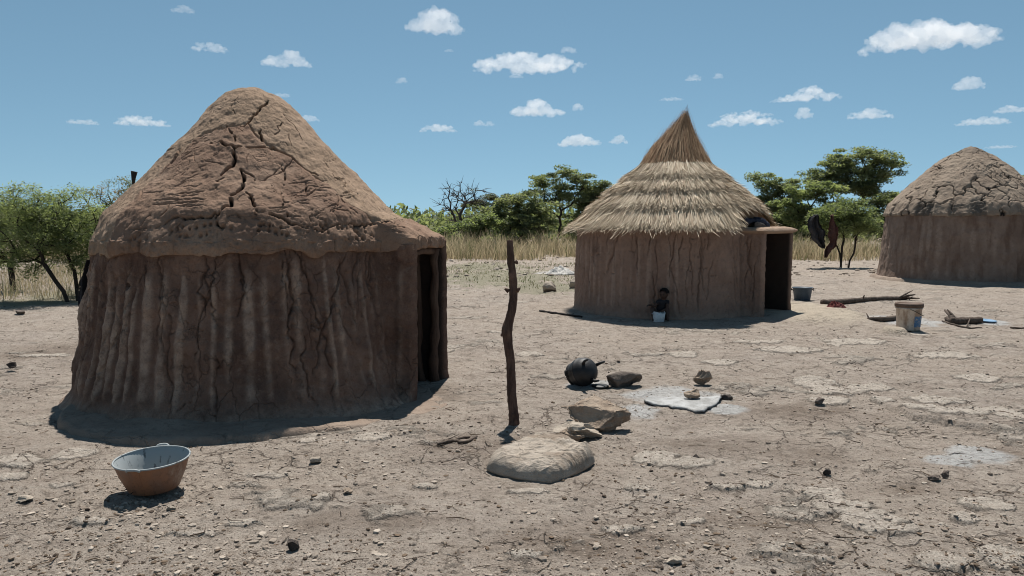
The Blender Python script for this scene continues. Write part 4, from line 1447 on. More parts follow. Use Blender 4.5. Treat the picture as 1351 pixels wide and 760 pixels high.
rock(787, 569, 96, 48, 'largest brown rock, flat-topped, propped on smaller rocks behind the sack', M_ROCK, 207, 0.62, 0.0, sink=0.05, sub=5, rough=0.5, sharp=0.9, shape=undercut)
rock(762, 581, 68, 26, 'pale flat rock wedged under the largest brown rock', M_PALEROCK, 215, 0.6, 0.2, sub=5, rough=0.45, sharp=0.8)
rock(754, 584, 38, 17, 'small jagged tan rock touching the back of the sack', M_ROCK, 223, 0.5, -0.3, sub=5, rough=0.7, sharp=0.9)
rock(825, 512, 50, 24, 'smooth grey-brown block of stone beside the black pot', M_GREYROCK, 231, 0.6, 0.15, sub=4, rough=0.16, sharp=1.0)
rock(928, 509, 27, 24, 'pointed reddish-brown stone standing beyond the ash slab', M_ROCK, 244, 0.6, 0.5, sub=4, rough=0.5, sharp=1.0)
rock(386, 727, 18, 16, 'small blackish stone lying alone nearest the camera', M_BLACKROCK, 251, 0.9, 0.5, sub=4, rough=0.3, sharp=0.9)
rock(1092, 627, 11, 9, 'little black lump of stone on the pale dust beyond the rock crust', M_BLACKROCK, 257, 0.9, 0.1, sub=3)
rock(919, 607, 9, 8, 'tiny black pebble alone on the dust below the ash slab', M_BLACKROCK, 259, 0.9, 0.1, sub=3)
rock(725, 386, 19, 16, 'grey boulder in the open between the two nearer huts', M_PALEROCK, 263, 0.8, 0.2, sub=4, rough=0.35, sharp=0.8)
rock(757, 380, 12, 15, 'pale stone half hidden by the wall of the thatched hut', M_PALEROCK, 269, 0.8, 0.9, sub=3, sharp=0.8)
rock(1082, 533, 14, 9, 'dark stone half sunk among the flat pale rock plates', M_GREYROCK, 271, 0.8, 0.3, sub=3, sharp=0.8)
rock(1234, 635, 17, 9, 'knobbly dark stone at the edge of the ash beside the ledge', M_GREYROCK, 275, 0.8, 0.3, sub=4, rough=0.5)
rock(1249, 632, 12, 12, 'lumpy stone next to the knobbly dark stone by the ash', M_GREYROCK, 277, 0.8, 0.8, sub=4, rough=0.5)
rock(30, 663, 22, 9, 'flat pale stone lying between the basin and the picture edge', M_PALEROCK, 281, 0.7, 0.2, sub=4, sharp=0.8)
rock(225, 674, 14, 8, 'flat pale stone lying just below the basin', M_PALEROCK, 283, 0.7, 0.2, sub=4, sharp=0.8)
rock(14, 486, 12, 9, 'dark stone on the ground far beyond the big hut wall', M_BLACKROCK, 287, 0.8, 0.2, sub=3, sharp=0.8)
rock(24, 415, 15, 6, 'dark flat stone under the thorn bushes', M_GREYROCK, 289, 0.8, 0.2, sub=3, sharp=0.8)
rock(415, 612, 16, 10, 'chalky stone lying below the lit edge of the plinth', M_PALEROCK, 291, 0.8, 0.2, sub=4, sharp=0.8)
rock(890, 745, 22, 12, 'chalky stone at the bottom edge of the view', M_PALEROCK, 293, 0.8, 0.2, sub=4, sharp=0.8)
rock(458, 652, 14, 8, 'brown stone lying in the dust between basin and sack', M_ROCK, 295, 0.8, 0.2, sub=3, sharp=0.8)

# --- ash slab
OUT = [(848, 532), (862, 524), (880, 518), (905, 516), (930, 517), (948, 521), (952, 529), (944, 536), (930, 545), (917, 546), (905, 541), (888, 540), (876, 537), (862, 536)]
W = np.array([on(u, v)[:] for u, v in OUT]); c = W.mean(0)
W = W - c
k = 140
tt = np.linspace(0, len(W), k, endpoint=False)
Wc = np.concatenate([W, W[:1]])
E = np.stack([np.interp(tt, np.arange(len(W) + 1), Wc[:, j]) for j in (0, 1)], -1)
E *= (1 + 0.06 * fbm(p3(E[:, 0] * 14, E[:, 1] * 14, 3), 4, 301))[:, None]
rows = []
for f in (0.002, 0.2, 0.4, 0.6, 0.75, 0.88, 0.96, 1.0):
    XY = E * f
    z = 0.026 + 0.010 * fbm(p3(XY[:, 0] * 7, XY[:, 1] * 7, 2), 4, 302) - 0.05 * sstep(0.05, 0.35, XY[:, 1]) + (0.008 * (f > 0.8)) - 0.006 * (f == 1.0)
    rows.append(np.concatenate([XY, z[:, None]], 1))
e_ = rows[-1]
rows.append(np.stack([e_[:, 0] * 0.985, e_[:, 1] * 0.985, e_[:, 2] - 0.018], -1))
rows.append(np.stack([e_[:, 0] * 0.93, e_[:, 1] * 0.93, np.full(k, -0.03)], -1))
V = np.stack(rows, 1)
isT = np.zeros(V.shape[:2]); isT[:, :8] = 1.0
m = NT('ash_crust')
co = m.coord()
a = m.noise(co, 8, 6, 0.65); b = m.noise(co, 40, 4, 0.7)
c1 = m.mix(m.rng(a, 0.35, 0.68), (0.40, 0.40, 0.395), (0.25, 0.245, 0.235))
c1 = m.mix(m.rng(b, 0.55, 0.72, 0, 0.8), c1, (0.10, 0.095, 0.09))
c1 = m.mix(m.attr('tint'), (0.035, 0.032, 0.03), c1)  # sides below the top painted near black for the shaded edge
me = raw_mesh('ash_slab', V.reshape(-1, 3), grid_quads(k, V.shape[1], close_u=True), attrs={'tint': isT.ravel()})
o = link('ash_slab', me, m.done(c1, m.bump(m.math('ADD', a, b), 0.6, 0.015), 0.95), None, tuple(c))
tag(o, 'crusted slab of whitish ash with a painted shade-black edge under a small stone', 'ash heap')
p = on(914, 533)
o = rock(914, 530, 23, 12, 'small tan stone resting on the ash slab', M_ROCK, 305, 0.8, 0.2, sub=4, sharp=0.7)
o.location.z += 0.035
rock(959, 528, 18, 8, 'charred black lump at the tip of the ash slab', M_BLACKROCK, 307, 0.6, 0.1, sub=3, rough=0.6)

# --- black three-legged pot lying on its side
p, s = place(770, 512)
pot = thing('cooking_pot', 'black three-legged iron cooking pot tipped on its side by the grey stone block', 'pot', (p.x, p.y + 0.10, p.z + 0.138))
pot.rotation_euler = (R(68), R(10), R(38))
M_IRON = simple_mat('sooty_iron', (0.019, 0.019, 0.020), (0.012, 0.012, 0.013), 12, 0.4, 0.006, rough=0.55, spec=0.4)
prof = [(0.001, 0.142), (0.04, 0.139), (0.08, 0.124), (0.112, 0.094), (0.132, 0.055), (0.139, 0.012), (0.143, 0.008), (0.143, 0.0), (0.139, -0.004), (0.134, -0.04), (0.122, -0.075), (0.110, -0.098), (0.106, -0.108), (0.118, -0.122), (0.112, -0.126), (0.098, -0.110), (0.112, -0.075), (0.124, -0.03), (0.12, 0.03), (0.08, 0.10), (0.001, 0.125)]
MB().lathe(prof[::-1], 48).build('body', M_IRON, pot)
for k in range(3):
    a = k * 2 * math.pi / 3 + 0.5
    r0, r1 = 0.095, 0.125
    MB().tube([(r0 * math.cos(a), r0 * math.sin(a), 0.10), (r1 * math.cos(a), r1 * math.sin(a), 0.15), (r1 * 1.05 * math.cos(a), r1 * 1.05 * math.sin(a), 0.20)], [0.018, 0.013, 0.010], 10).build('leg', M_IRON, pot)
for a in (0.0, math.pi):
    MB().tube([(0.118 * math.cos(a + f), 0.118 * math.sin(a + f), -0.10 + 0.0 * f) if abs(f) > 0.2 else (0.158 * math.cos(a + f * 0.7), 0.158 * math.sin(a + f * 0.7), -0.085) for f in (-0.28, -0.18, -0.08, 0.08, 0.18, 0.28)], 0.007, 8).build('handle', M_IRON, pot)
p = on(792, 510)
mb = MB().lathe([(0.001, 0.018), (0.05, 0.016), (0.075, 0.010), (0.085, 0.004), (0.085, 0.0), (0.001, 0.0)][::-1], 40)
o = mb.build('tin_lid', M_IRON, None, loc=(p.x, p.y, p.z + 0.004))
tag(o, 'flat dark lid lying on the ground between the pot and the stone block', 'lid')

# --- bucket with lid
p, s = place(1205.5, 437)
bk = thing('lidded_bucket', 'dirty cream plastic bucket with a brown lid and faded blue label, before the far hut', 'bucket', (p.x, p.y + 0.16, p.z), R(0))
m = NT('dirty_cream_plastic')
co = m.coord()
a = m.noise(m.scale_co(co, (1, 1, 0.5)), 7, 6, 0.65); b = m.noise(co, 40, 4, 0.7)
c = m.mix(m.rng(a, 0.40, 0.62), (0.64, 0.57, 0.49), (0.33, 0.245, 0.185))
c = m.mix(m.rng(b, 0.5, 0.75, 0, 0.5), c, (0.25, 0.19, 0.15))
M_CREAM = m.done(c, None, 0.6, None, 0.3)
BB0, BB1, BHt = 0.155, 0.180, 0.385
MB().lathe([(0.001, 0.004), (BB0 - 0.004, 0.004), (BB0, 0.01), (BB0 + (BB1 - BB0) * 0.82, BHt * 0.82), (BB1 + 0.006, BHt * 0.83), (BB1 + 0.006, BHt * 0.86), (BB1, BHt * 0.865), (BB1, BHt)], 56).build('body', M_CREAM, bk)
M_BROWNLID = simple_mat('brown_plastic_lid', (0.155, 0.105, 0.078), (0.10, 0.068, 0.05), 12, 0.3, 0.005, rough=0.6)
MB().lathe([(BB1 + 0.004, BHt - 0.045), (BB1 + 0.014, BHt - 0.043), (BB1 + 0.015, BHt + 0.004), (BB1 + 0.006, BHt + 0.014), (BB1 - 0.015, BHt + 0.014), (BB1 - 0.02, BHt + 0.004), (0.001, BHt + 0.006)], 56).build('lid', M_BROWNLID, bk)
M_WIRE = simple_mat('black_wire', (0.03, 0.028, 0.027), (0.05, 0.04, 0.035), 20, 0.2, 0.002, rough=0.6)
pts = []
for f in np.linspace(0, 1, 16):
    t = R(-112) + f * R(80)
    rr = BB1 + 0.018
    pts.append((rr * math.cos(t), rr * math.sin(t), BHt - 0.055 - 0.10 * math.sin(f * math.pi * 0.5) ** 1.3 - 0.01))
MB().tube(pts, 0.005, 6).build('handle', M_WIRE, bk)
m = NT('faded_blue_print')
co = m.coord()
c = m.mix(m.rng(m.noise(co, 26, 5, 0.7), 0.50, 0.62), (0.060, 0.155, 0.29), (0.30, 0.29, 0.27))
Mb = m.done(c, None, 0.5, None, 0.3)
tq = np.linspace(R(-90), R(-28), 16); zq = np.linspace(0.055, 0.215, 8)
V = np.array([[((BB0 + (BB1 - BB0) * z / BHt) + 0.0025) * math.cos(t), ((BB0 + (BB1 - BB0) * z / BHt) + 0.0025) * math.sin(t), z] for t in tq for z in zq])
link('label', raw_mesh('label', V, grid_quads(16, 8)), Mb, bk)

# --- grey-blue tub behind the porch of the thatched hut
p, s = place(1062, 397)
tb = thing('plastic_tub', 'grey-blue plastic tub half hidden by the porch of the thatched hut', 'tub', (p.x, p.y + 0.15, p.z))
M_BLUE = simple_mat('grey_blue_plastic', (0.085, 0.115, 0.15), (0.065, 0.09, 0.12), 8, 0.15, 0.005, rough=0.5, spec=0.3)
MB().lathe([(0.001, 0.0), (0.135, 0.0), (0.142, 0.01), (0.172, 0.245), (0.186, 0.25), (0.188, 0.262), (0.166, 0.262), (0.135, 0.02), (0.001, 0.015)], 44, sx=1.1).build('body', M_BLUE, tb)
for a in (math.pi, 0):
    MB().tube([(0.20 * math.cos(a) + 0.03 * math.cos(a) * math.sin(f * math.pi), 0.09 * (f - 0.5), 0.245 - 0.09 * abs(f - 0.5)) for f in np.linspace(0, 1, 9)], 0.009, 7).build('handle', M_WIRE, tb)


# --- logs, branches, sticks
def branch(name, label, pts_px, rad_px, mat, cat, seed, twigs=(), lift=1.0, group=None, jit=0.06):
    P0 = [on(u, v) for u, v in pts_px]
    b0 = np.array(P0[0])
    rads = np.array(rad_px, float) * P0[0].y / F_PX
    P_ = np.array([q[:] for q in P0]) - b0
    P_[:, 2] += rads * 0.8 * lift
    t = np.linspace(0, 1, len(P_)); t2 = np.linspace(0, 1, 40)
    pf = np.stack([np.interp(t2, t, P_[:, k]) for k in range(3)], -1); rf = np.interp(t2, t, rads)
    ker = np.hanning(7); ker /= ker.sum()
    for k in range(3):
        pf[:, k] = np.convolve(np.pad(pf[:, k], 3, mode='reflect', reflect_type='odd'), ker, 'valid')
    mb = MB().tube(pf, rf, 10, jit=jit, seed=seed)
    for tw in twigs:
        q = np.array([on(u, v)[:] for u, v, _, _ in tw]) - b0
        q[:, 2] += np.array([z for _, _, z, _ in tw])
        mb.tube(q, np.array([r for _, _, _, r in tw]) * P0[0].y / F_PX, 7, jit=0.05, seed=seed + 1)
    o = mb.build(name, mat, None, loc=tuple(b0), displace=lambda V: V + (0.006 * fbm(V * 14 + seed, 3, seed))[:, None] * np.array([0.6, 0.6, 1]))
    return tag(o, label, cat, group)


branch('fallen_branch', 'long dead branch with a forked end lying beyond the red rag', [(1085, 403), (1102, 402), (1128, 399), (1150, 397), (1165, 396), (1182, 396), (1197, 395)], [4.5, 4.0, 3.6, 3.2, 3.0, 3.0, 2.4], M_GREYWOOD, 'branch', 401,
       twigs=[[(1188, 396, 0.03, 2.4), (1197, 396, 0.09, 1.8), (1207, 395, 0.10, 0.9)], [(1192, 395, 0.03, 2.0), (1203, 396, 0.04, 1.5), (1213, 397, 0.05, 0.6)], [(1138, 398, 0.03, 1.3), (1140, 398, 0.13, 0.7)], [(1185, 396, 0.03, 2.0), (1198, 393, 0.11, 1.0), (1204, 391, 0.13, 0.5)]])
branch('firewood_log', 'short dark log end lying in white ash beside the lidded bucket', [(1145, 423), (1160, 424), (1178, 423), (1194, 420)], [2.5, 3.4, 3.6, 3.4], M_GREYWOOD, 'log', 411, twigs=[[(1146, 422, 0.03, 1.2), (1143, 420, 0.08, 0.7)]])
branch('firewood_log', 'thick forked log lying beside the flat blue lid', [(1249, 423), (1258, 428), (1272, 427), (1284, 427), (1294, 426)], [3.2, 5.0, 4.8, 4.6, 4.4], M_GREYWOOD, 'log', 421,
       twigs=[[(1258, 428, 0.06, 3.2), (1252, 424, 0.12, 2.6), (1246, 421, 0.15, 1.6)], [(1262, 428, 0.05, 2.4), (1255, 426, 0.14, 1.6), (1249, 425, 0.2, 0.9)]])
branch('thin_stick', 'thin bent stick under the thick forked log', [(1243, 424), (1254, 428), (1268, 432), (1280, 434), (1295, 433)], [0.9, 1.2, 1.3, 1.1, 0.8], M_GREYWOOD, 'stick', 431, twigs=[[(1275, 433, 0.0, 1.0), (1279, 428, 0.08, 0.7)]])
branch('thin_stick', 'thin dark stick lying on bare ground near the picture edge by the far hut', [(1333, 433), (1345, 434), (1365, 434)], [1.2, 1.4, 1.2], M_GREYWOOD, 'stick', 441)
branch('thin_stick', 'long thin stick lying against the foot of the thatched hut wall', [(712, 411), (728, 414), (745, 416), (768, 419)], [1.3, 1.5, 1.5, 1.2], M_CHARRED, 'stick', 451)
branch('twig_bundle', 'small grey bundle of dry twigs and bark near the upright stick', [(577, 587), (590, 584), (604, 583), (613, 585)], [1.5, 2.4, 2.2, 1.4], M_GREYWOOD, 'twigs', 461,
       twigs=[[(600, 583, 0.01, 1.8), (612, 579, 0.012, 2.0), (620, 579, 0.012, 1.5)], [(604, 586, 0.008, 1.8), (618, 584, 0.01, 2.0), (629, 578, 0.014, 1.5)], [(585, 587, 0.0, 0.8), (575, 588, 0.0, 0.4)], [(592, 583, 0.02, 0.8), (606, 578, 0.03, 0.4)]])
p = on(1302, 425)
mb = MB().lathe([(0.001, 0.012), (0.10, 0.010), (0.122, 0.02), (0.135, 0.022), (0.135, 0.016), (0.11, 0.0), (0.001, 0.0)][::-1], 40)
o = mb.build('blue_lid', simple_mat('pale_blue_enamel', (0.22, 0.36, 0.52), (0.16, 0.27, 0.40), 10, 0.1, 0.003, rough=0.4, spec=0.4), None, loc=(p.x, p.y, p.z + 0.012))
o.rotation_euler = (R(3), R(2), 0)
tag(o, 'flat pale blue lid lying on the ground by the thick forked log', 'lid')


# --- cloths
def blob_cloth(u, v, w_px, d_m, h_m, seed, mat, name, label, cat, rz=0.0, lift=0.0, base=None):
    n = 64
    A, B = np.meshgrid(np.linspace(-1, 1, n), np.linspace(-1, 1, n), indexing='ij')
    p = on(u, v) if base is None else Vector(base)
    w = w_px * p.y / F_PX / 2
    P_ = np.stack([A.ravel(), B.ravel(), 0 * A.ravel()], -1)
    f = fbm(P_ * 1.6 + seed, 3, seed); g = 1 - np.abs(pn(P_ * 2.4 + seed, seed + 3)) * 2
    ang = np.arctan2(P_[:, 1], P_[:, 0]); rim = 1 + 0.35 * pn(p3(np.cos(ang) * 1.7, np.sin(ang) * 1.7, seed), seed)
    # square to disc
    rr = np.maximum(np.abs(P_[:, 0]), np.abs(P_[:, 1])); sc = rr / np.maximum(np.hypot(P_[:, 0], P_[:, 1]), 1e-6)
    X = P_[:, 0] * sc * rim * w; Y = P_[:, 1] * sc * rim * d_m / 2
    Z = h_m * (1 - rr ** 2.5) * (0.45 + 0.5 * f + 0.4 * np.clip(g, 0, 1) ** 2) + 0.004
    Z = np.maximum(Z, 0.004 + 0.006 * (1 - rr))
    V = np.concatenate([np.stack([X, Y, Z], -1), np.stack([X, Y, np.full_like(Z, -0.004) - 0.02 * (1 - rr)], -1)])
    me = raw_mesh(name, V, np.concatenate([grid_quads(n, n), grid_quads(n, n, off=n * n, flip=True)]))
    o = link(name, me, mat, None, (p.x, p.y, p.z + lift)); o.rotation_euler[2] = rz
    return tag(o, label, cat)


def cloth_mat(name, c1, c2, sc=18):
    return simple_mat(name, c1, c2, sc, 0.3, 0.006, fine=5.0)


blob_cloth(1103, 406, 25, 0.24, 0.12, 7, cloth_mat('red_cloth', (0.20, 0.065, 0.058), (0.13, 0.045, 0.042)), 'rag', 'crumpled red rag on the ground in front of the long dead branch', 'rag')
blob_cloth(740, 361, 42, 1.0, 0.20, 19, cloth_mat('white_sheet', (0.55, 0.53, 0.50), (0.42, 0.40, 0.37)), 'plastic_sheet', 'crumpled whitish sheet on the ground behind the thatched hut', 'sheet')
blob_cloth(717, 361, 22, 0.5, 0.07, 23, cloth_mat('pale_scrap', (0.48, 0.45, 0.41), (0.36, 0.33, 0.30)), 'plastic_sheet', 'flat pale scrap on the ground next to the crumpled whitish sheet', 'sheet')


def hanging(name, label, cat, rows, y, mat, seed, fold=0.06, thick=0.03, nf=5.0, tilt=0.0):
    """cloth hanging free: rows = (v, u_left, u_right)"""
    rows = np.array(rows, float)
    n, k = 70, 40
    v = np.linspace(rows[0, 0], rows[-1, 0], n)
    ul, ur = np.interp(v, rows[:, 0], rows[:, 1]), np.interp(v, rows[:, 0], rows[:, 2])
    f = np.linspace(0, 1, k)
    ul = ul + 1.0 * fbm(p3(v / 4.0, 0, seed), 3, seed); ur = ur + 1.0 * fbm(p3(v / 4.0, 9, seed), 3, seed)
    U = ul[:, None] + (ur - ul)[:, None] * f[None]
    base = ad((ul[0] + ur[0]) / 2, rows[0, 0], y)
    X = np.zeros((n, k)); Z = np.zeros((n, k))
    for i in range(n):
        d = ray(0, v[i]); t = y / d.y
        X[i] = (U[i] - W_PX / 2) / F_PX * t; Z[i] = CAM_H + d.z * t
    Pq = np.stack([X.ravel() * 4, 0 * X.ravel(), Z.ravel() * 1.2], -1)
    yy = fold * np.sin(nf * 2 * math.pi * f[None] + 2.2 * fbm(Pq, 3, seed).reshape(n, k)) + 0.05 * fbm(Pq * 0.8, 3, seed + 2).reshape(n, k) + tilt * (Z - Z[0, 0])
    yy = yy + 0.04 * (1 - np.abs(pn(Pq * 1.7, seed + 6).reshape(n, k)) * 2.5)
    X = X + 0.02 * fbm(Pq * 2, 3, seed + 4).reshape(n, k)
    Th = thick * (1 - np.abs(2 * f - 1) ** 4)[None] * np.ones((n, 1))
    F1 = np.stack([X, yy - Th / 2, Z], -1); F2 = np.stack([X, yy + Th / 2, Z], -1)
    for e in (0, -1):
        mid = (F1[:, e] + F2[:, e]) / 2; F1[:, e] = mid; F2[:, e] = mid
    V = np.concatenate([F1.reshape(-1, 3), F2.reshape(-1, 3)]) - np.array([base.x, 0, base.z])
    me = raw_mesh(name, V, np.concatenate([grid_quads(n, k), grid_quads(n, k, off=n * k, flip=True)]))
    o = link(name, me, mat, None, (base.x, y, base.z))
    return tag(o, label, cat)


YT = gp(1118, 353).y
M_BLACKCLOTH = cloth_mat('black_cloth', (0.030, 0.030, 0.034), (0.05, 0.048, 0.05))
M_BROWNCLOTH = cloth_mat('brown_cloth', (0.110, 0.055, 0.046), (0.080, 0.042, 0.036))
hanging('jacket', 'black jacket hung up to dry on the small tree', 'jacket', [(283, 1076, 1080), (287, 1069, 1081), (292, 1066.5, 1082), (299, 1066, 1084), (303, 1067.5, 1088), (308, 1070, 1089), (316, 1073, 1088.5), (324, 1080, 1088.5), (328, 1086, 1088)], YT - 0.9, M_BLACKCLOTH, 3, 0.07, 0.05, 2.5)
hanging('wrap_cloth', 'long reddish-brown cloth hung on the small tree beside the black jacket', 'cloth', [(283, 1096.5, 1099.5), (288, 1096, 1100), (295, 1094.5, 1103), (302, 1094, 1106), (310, 1093, 1105.5), (316, 1094, 1105.5), (319, 1095, 1105), (326, 1091, 1103), (333, 1087.5, 1097), (340, 1087, 1091)], YT - 0.75, M_BROWNCLOTH, 9, 0.06, 0.05, 1.5)
# trousers and shoes thrown on the porch roof
c_, s_ = math.cos(H2R), math.sin(H2R)


def h2w(x, y, z):
    return (H2C[0] + x * c_ - y * s_, H2C[1] + x * s_ + y * c_, z)


M_DENIM = cloth_mat('dark_denim', (0.030, 0.036, 0.055), (0.045, 0.05, 0.07))
yj = ad(1000, 295, 13.1)
mb = MB()
rs = np.random.RandomState(3)
for off, du in ((0.0, 0), (0.10, 2)):
    pts = []
    for f in np.linspace(0, 1, 14):
        q = ad(980 + du + 29 * f, 292.0 + 2.5 * f - 2.0 * math.sin(f * 3.1), 13.0 + off + 0.12 * f)
        pts.append((q.x, q.y, q.z + 0.01 * rs.normal()))
    mb.tube(pts, [0.045 + 0.02 * math.sin(f * 9 + off * 30) for f in np.linspace(0, 1, 14)], 12, jit=0.14, seed=8 + du)
o = mb.build('trousers', M_DENIM, None)
tag(o, 'dark denim trousers thrown on the porch roof of the thatched hut', 'trousers')
M_SHOE = simple_mat('grey_shoe', (0.14, 0.12, 0.105), (0.07, 0.06, 0.055), 10, 0.3, 0.01)
for k, (u, v, yy, lab) in enumerate(((1003, 297.5, 13.02, 'grey shoe on the porch roof touching the trouser legs'), (1012, 297, 13.16, 'darker shoe beside the grey shoe at the porch roof edge'))):
    q = ad(u, v, yy)
    sh = thing('shoe', lab, 'shoe', (q.x, q.y, 1.495), R(25 + 40 * k))
    V, T = ICO[4]
    V = V.copy()
    V = V * np.array([0.125, 0.048, 0.05]); V[:, 2] = np.where(V[:, 2] < -0.02, -0.02, V[:, 2]) + 0.02
    V[:, 2] *= 1 + 0.5 * np.clip(-V[:, 0] / 0.12, -0.6, 1)
    V[:, 1] *= 1 - 0.35 * np.clip(-V[:, 0] / 0.12, -1, 1) ** 2
    V[:, 2] += 0.018
    link('upper', raw_mesh('upper', V, None, T), M_SHOE if k == 0 else M_DENIM, sh)
    tt = np.linspace(0, 2 * math.pi, 40, endpoint=False)
    rows = []
    for sc, z in ((0.01, 0.0), (1.0, 0.0), (1.04, 0.008), (1.0, 0.02), (0.01, 0.02)):
        rows.append(np.stack([0.128 * np.cos(tt) * sc, (0.046 - 0.010 * np.cos(tt + math.pi) ** 2 * (np.cos(tt) < 0)) * np.sin(tt) * sc, np.full(40, z)], -1))
    link('sole', raw_mesh('sole', np.stack(rows, 1).reshape(-1, 3), grid_quads(40, 5, close_u=True)), M_GREYROCK, sh)
# hide hanging at the back of the big hut, and a burnt post behind it
o = hanging('dark_hide', 'dark hide hanging behind the big red-brown hut beside the thorn bushes', 'hide', [(343, 113, 121), (355, 110, 121), (370, 106, 121), (385, 104, 120), (396, 103, 119), (404, 105, 116), (408, 109, 113)], 6.93, M_BLACKCLOTH, 15, 0.03, 0.06, 2.0)
bp = ad(178, 300, 11.5)
gzp = gz(bp.x, bp.y)
pts = [(bp.x + 0.01 * math.sin(z * 4), bp.y, z) for z in np.linspace(gzp - 0.1, ad(180, 229, 11.5).z, 26)]
pts[-1] = (pts[-1][0] + 0.03, pts[-1][1], pts[-1][2] + 0.03)
mb = MB().tube(pts, [0.05 + 0.018 * math.sin(i * 1.3) * (i > 12) - 0.02 * (i > 22) for i in range(26)], 9, jit=0.10, seed=4)
o = mb.build('charred_post', M_CHARRED, None)
tag(o, 'charred black post rising behind the roof of the big red-brown hut', 'post')


# ================================================================== the child
def skin_mesh(name, V, E, Rr, mat, parent, root=0, sub=2, loc=(0, 0, 0), warp=None):
    me = bpy.data.meshes.new('tmp')
    me.from_pydata([tuple(v) for v in V], E, [])
    o = bpy.data.objects.new('tmp', me); COL.objects.link(o)
    o.modifiers.new('s', 'SKIN')
    if not me.skin_vertices:
        import bmesh
        bm = bmesh.new(); bm.from_mesh(me); bm.verts.layers.skin.verify(); bm.to_mesh(me); bm.free()
    lay = me.skin_vertices[0].data
    for i, r in enumerate(Rr):
        lay[i].radius = (r, r) if not isinstance(r, tuple) else r
        lay[i].use_root = (i == root)
    sm = o.modifiers.new('b', 'SUBSURF'); sm.levels = sub; sm.render_levels = sub
    dg = bpy.context.evaluated_depsgraph_get()
    ev = o.evaluated_get(dg)
    m2 = bpy.data.meshes.new_from_object(ev)
    m2.name = name
    bpy.data.objects.remove(o); bpy.data.meshes.remove(me)
    for pl in m2.polygons:
        pl.use_smooth = True
    if warp:
        co = np.zeros(len(m2.vertices) * 3, np.float32); m2.vertices.foreach_get('co', co)
        m2.vertices.foreach_set('co', warp(co.reshape(-1, 3).astype(float)).astype(np.float32).ravel())
        m2.update()
    return link(name, m2, mat, parent, loc)


pc = on(868, 424)
py = 12.46
px_ = ad(868, 424, py).x
child = thing('person', 'small child in dark shirt sitting against the thatched hut, hand on white container', 'person', (px_, py, gz(px_, py)))
M_SKIN = simple_mat('dark_skin', (0.075, 0.042, 0.030), (0.060, 0.034, 0.025), 14, 0.1, 0.003, rough=0.55, spec=0.3)
M_HAIR = simple_mat('short_black_hair', (0.010, 0.009, 0.009), (0.016, 0.014, 0.013), 60, 0.8, 0.01, rough=0.9)
M_SHIRT = cloth_mat('dark_shirt', (0.022, 0.021, 0.024), (0.032, 0.030, 0.034), 20)
M_SHORTS = cloth_mat('dark_shorts', (0.045, 0.034, 0.030), (0.03, 0.024, 0.022), 20)
V, E, Rr = [], [], []


def jn(pos, r, par=None):
    V.append(pos); Rr.append(r)
    if par is not None:
        E.append((par, len(V) - 1))
    return len(V) - 1


pel = jn((0.045, 0.0, 0.085), 0.082)
bel = jn((0.050, -0.01, 0.17), 0.082, pel)
che = jn((0.060, -0.025, 0.255), 0.078, bel)
upc = jn((0.070, -0.035, 0.305), 0.052, che)
nek = jn((0.075, -0.042, 0.340), 0.033, upc)
h0 = jn((0.078, -0.050, 0.385), 0.060, nek)
h1 = jn((0.084, -0.050, 0.440), 0.076, h0)
h2 = jn((0.092, -0.042, 0.490), 0.058, h1)
# arms: her right arm (image left) rests on the raised knee, the other hand on the container
def hand(wr, dirv, upv, par, s=1.0):
    d = Vector(dirv).normalized(); u = Vector(upv).normalized(); sd = d.cross(u).normalized()
    pm = jn(tuple(Vector(wr) + d * 0.028 * s), 0.013, par)
    for k, (o_, L) in enumerate(((-0.014, 0.030), (-0.005, 0.036), (0.005, 0.034), (0.014, 0.026))):
        b = Vector(V[pm]) + sd * o_ * s + d * 0.014 * s
        a = jn(tuple(b), 0.0062, pm)
        c = jn(tuple(b + d * L * 0.55 * s - u * 0.004), 0.0055, a)
        jn(tuple(b + d * L * 0.95 * s - u * 0.014), 0.0045, c)
    b = Vector(wr) + d * 0.012 * s - sd * 0.014 * s
    a = jn(tuple(b), 0.0068, par)
    c = jn(tuple(b + d * 0.014 - sd * 0.014 - u * 0.004), 0.0062, a)
    jn(tuple(b + d * 0.028 - sd * 0.018 - u * 0.010), 0.005, c)


sl_ = jn((-0.005, -0.04, 0.300), 0.036, upc)
el_ = jn((-0.085, -0.075, 0.225), 0.026, sl_)
wl_ = jn((-0.145, -0.120, 0.262), 0.019, el_)
hand(V[wl_], (-0.8, -0.3, -0.15), (0, 0, 1), wl_)
sr_ = jn((0.138, -0.045, 0.295), 0.036, upc)
er_ = jn((0.120, -0.135, 0.200), 0.026, sr_)
wr_ = jn((0.035, -0.195, 0.168), 0.019, er_)
hand(V[wr_], (-0.9, -0.25, -0.12), (0, 0, 1), wr_)
# legs
hl = jn((-0.010, -0.05, 0.080), 0.060, pel)
kl = jn((-0.130, -0.115, 0.215), 0.041, hl)
al = jn((-0.105, -0.195, 0.040), 0.025, kl)
jn((-0.125, -0.250, 0.022), 0.020, al)
hr = jn((0.098, -0.05, 0.080), 0.060, pel)
kr = jn((0.120, -0.165, 0.205), 0.041, hr)
ar_ = jn((0.118, -0.205, 0.040), 0.025, kr)
jn((0.112, -0.262, 0.022), 0.020, ar_)
hc = np.array([0.084, -0.050, 0.437])
fd = np.array([-0.62, -0.70, -0.32]); fd /= np.linalg.norm(fd)      # the way the face looks: down towards the container
sd = np.cross(fd, [0, 0, 1]); sd /= np.linalg.norm(sd); ud = np.cross(sd, fd)


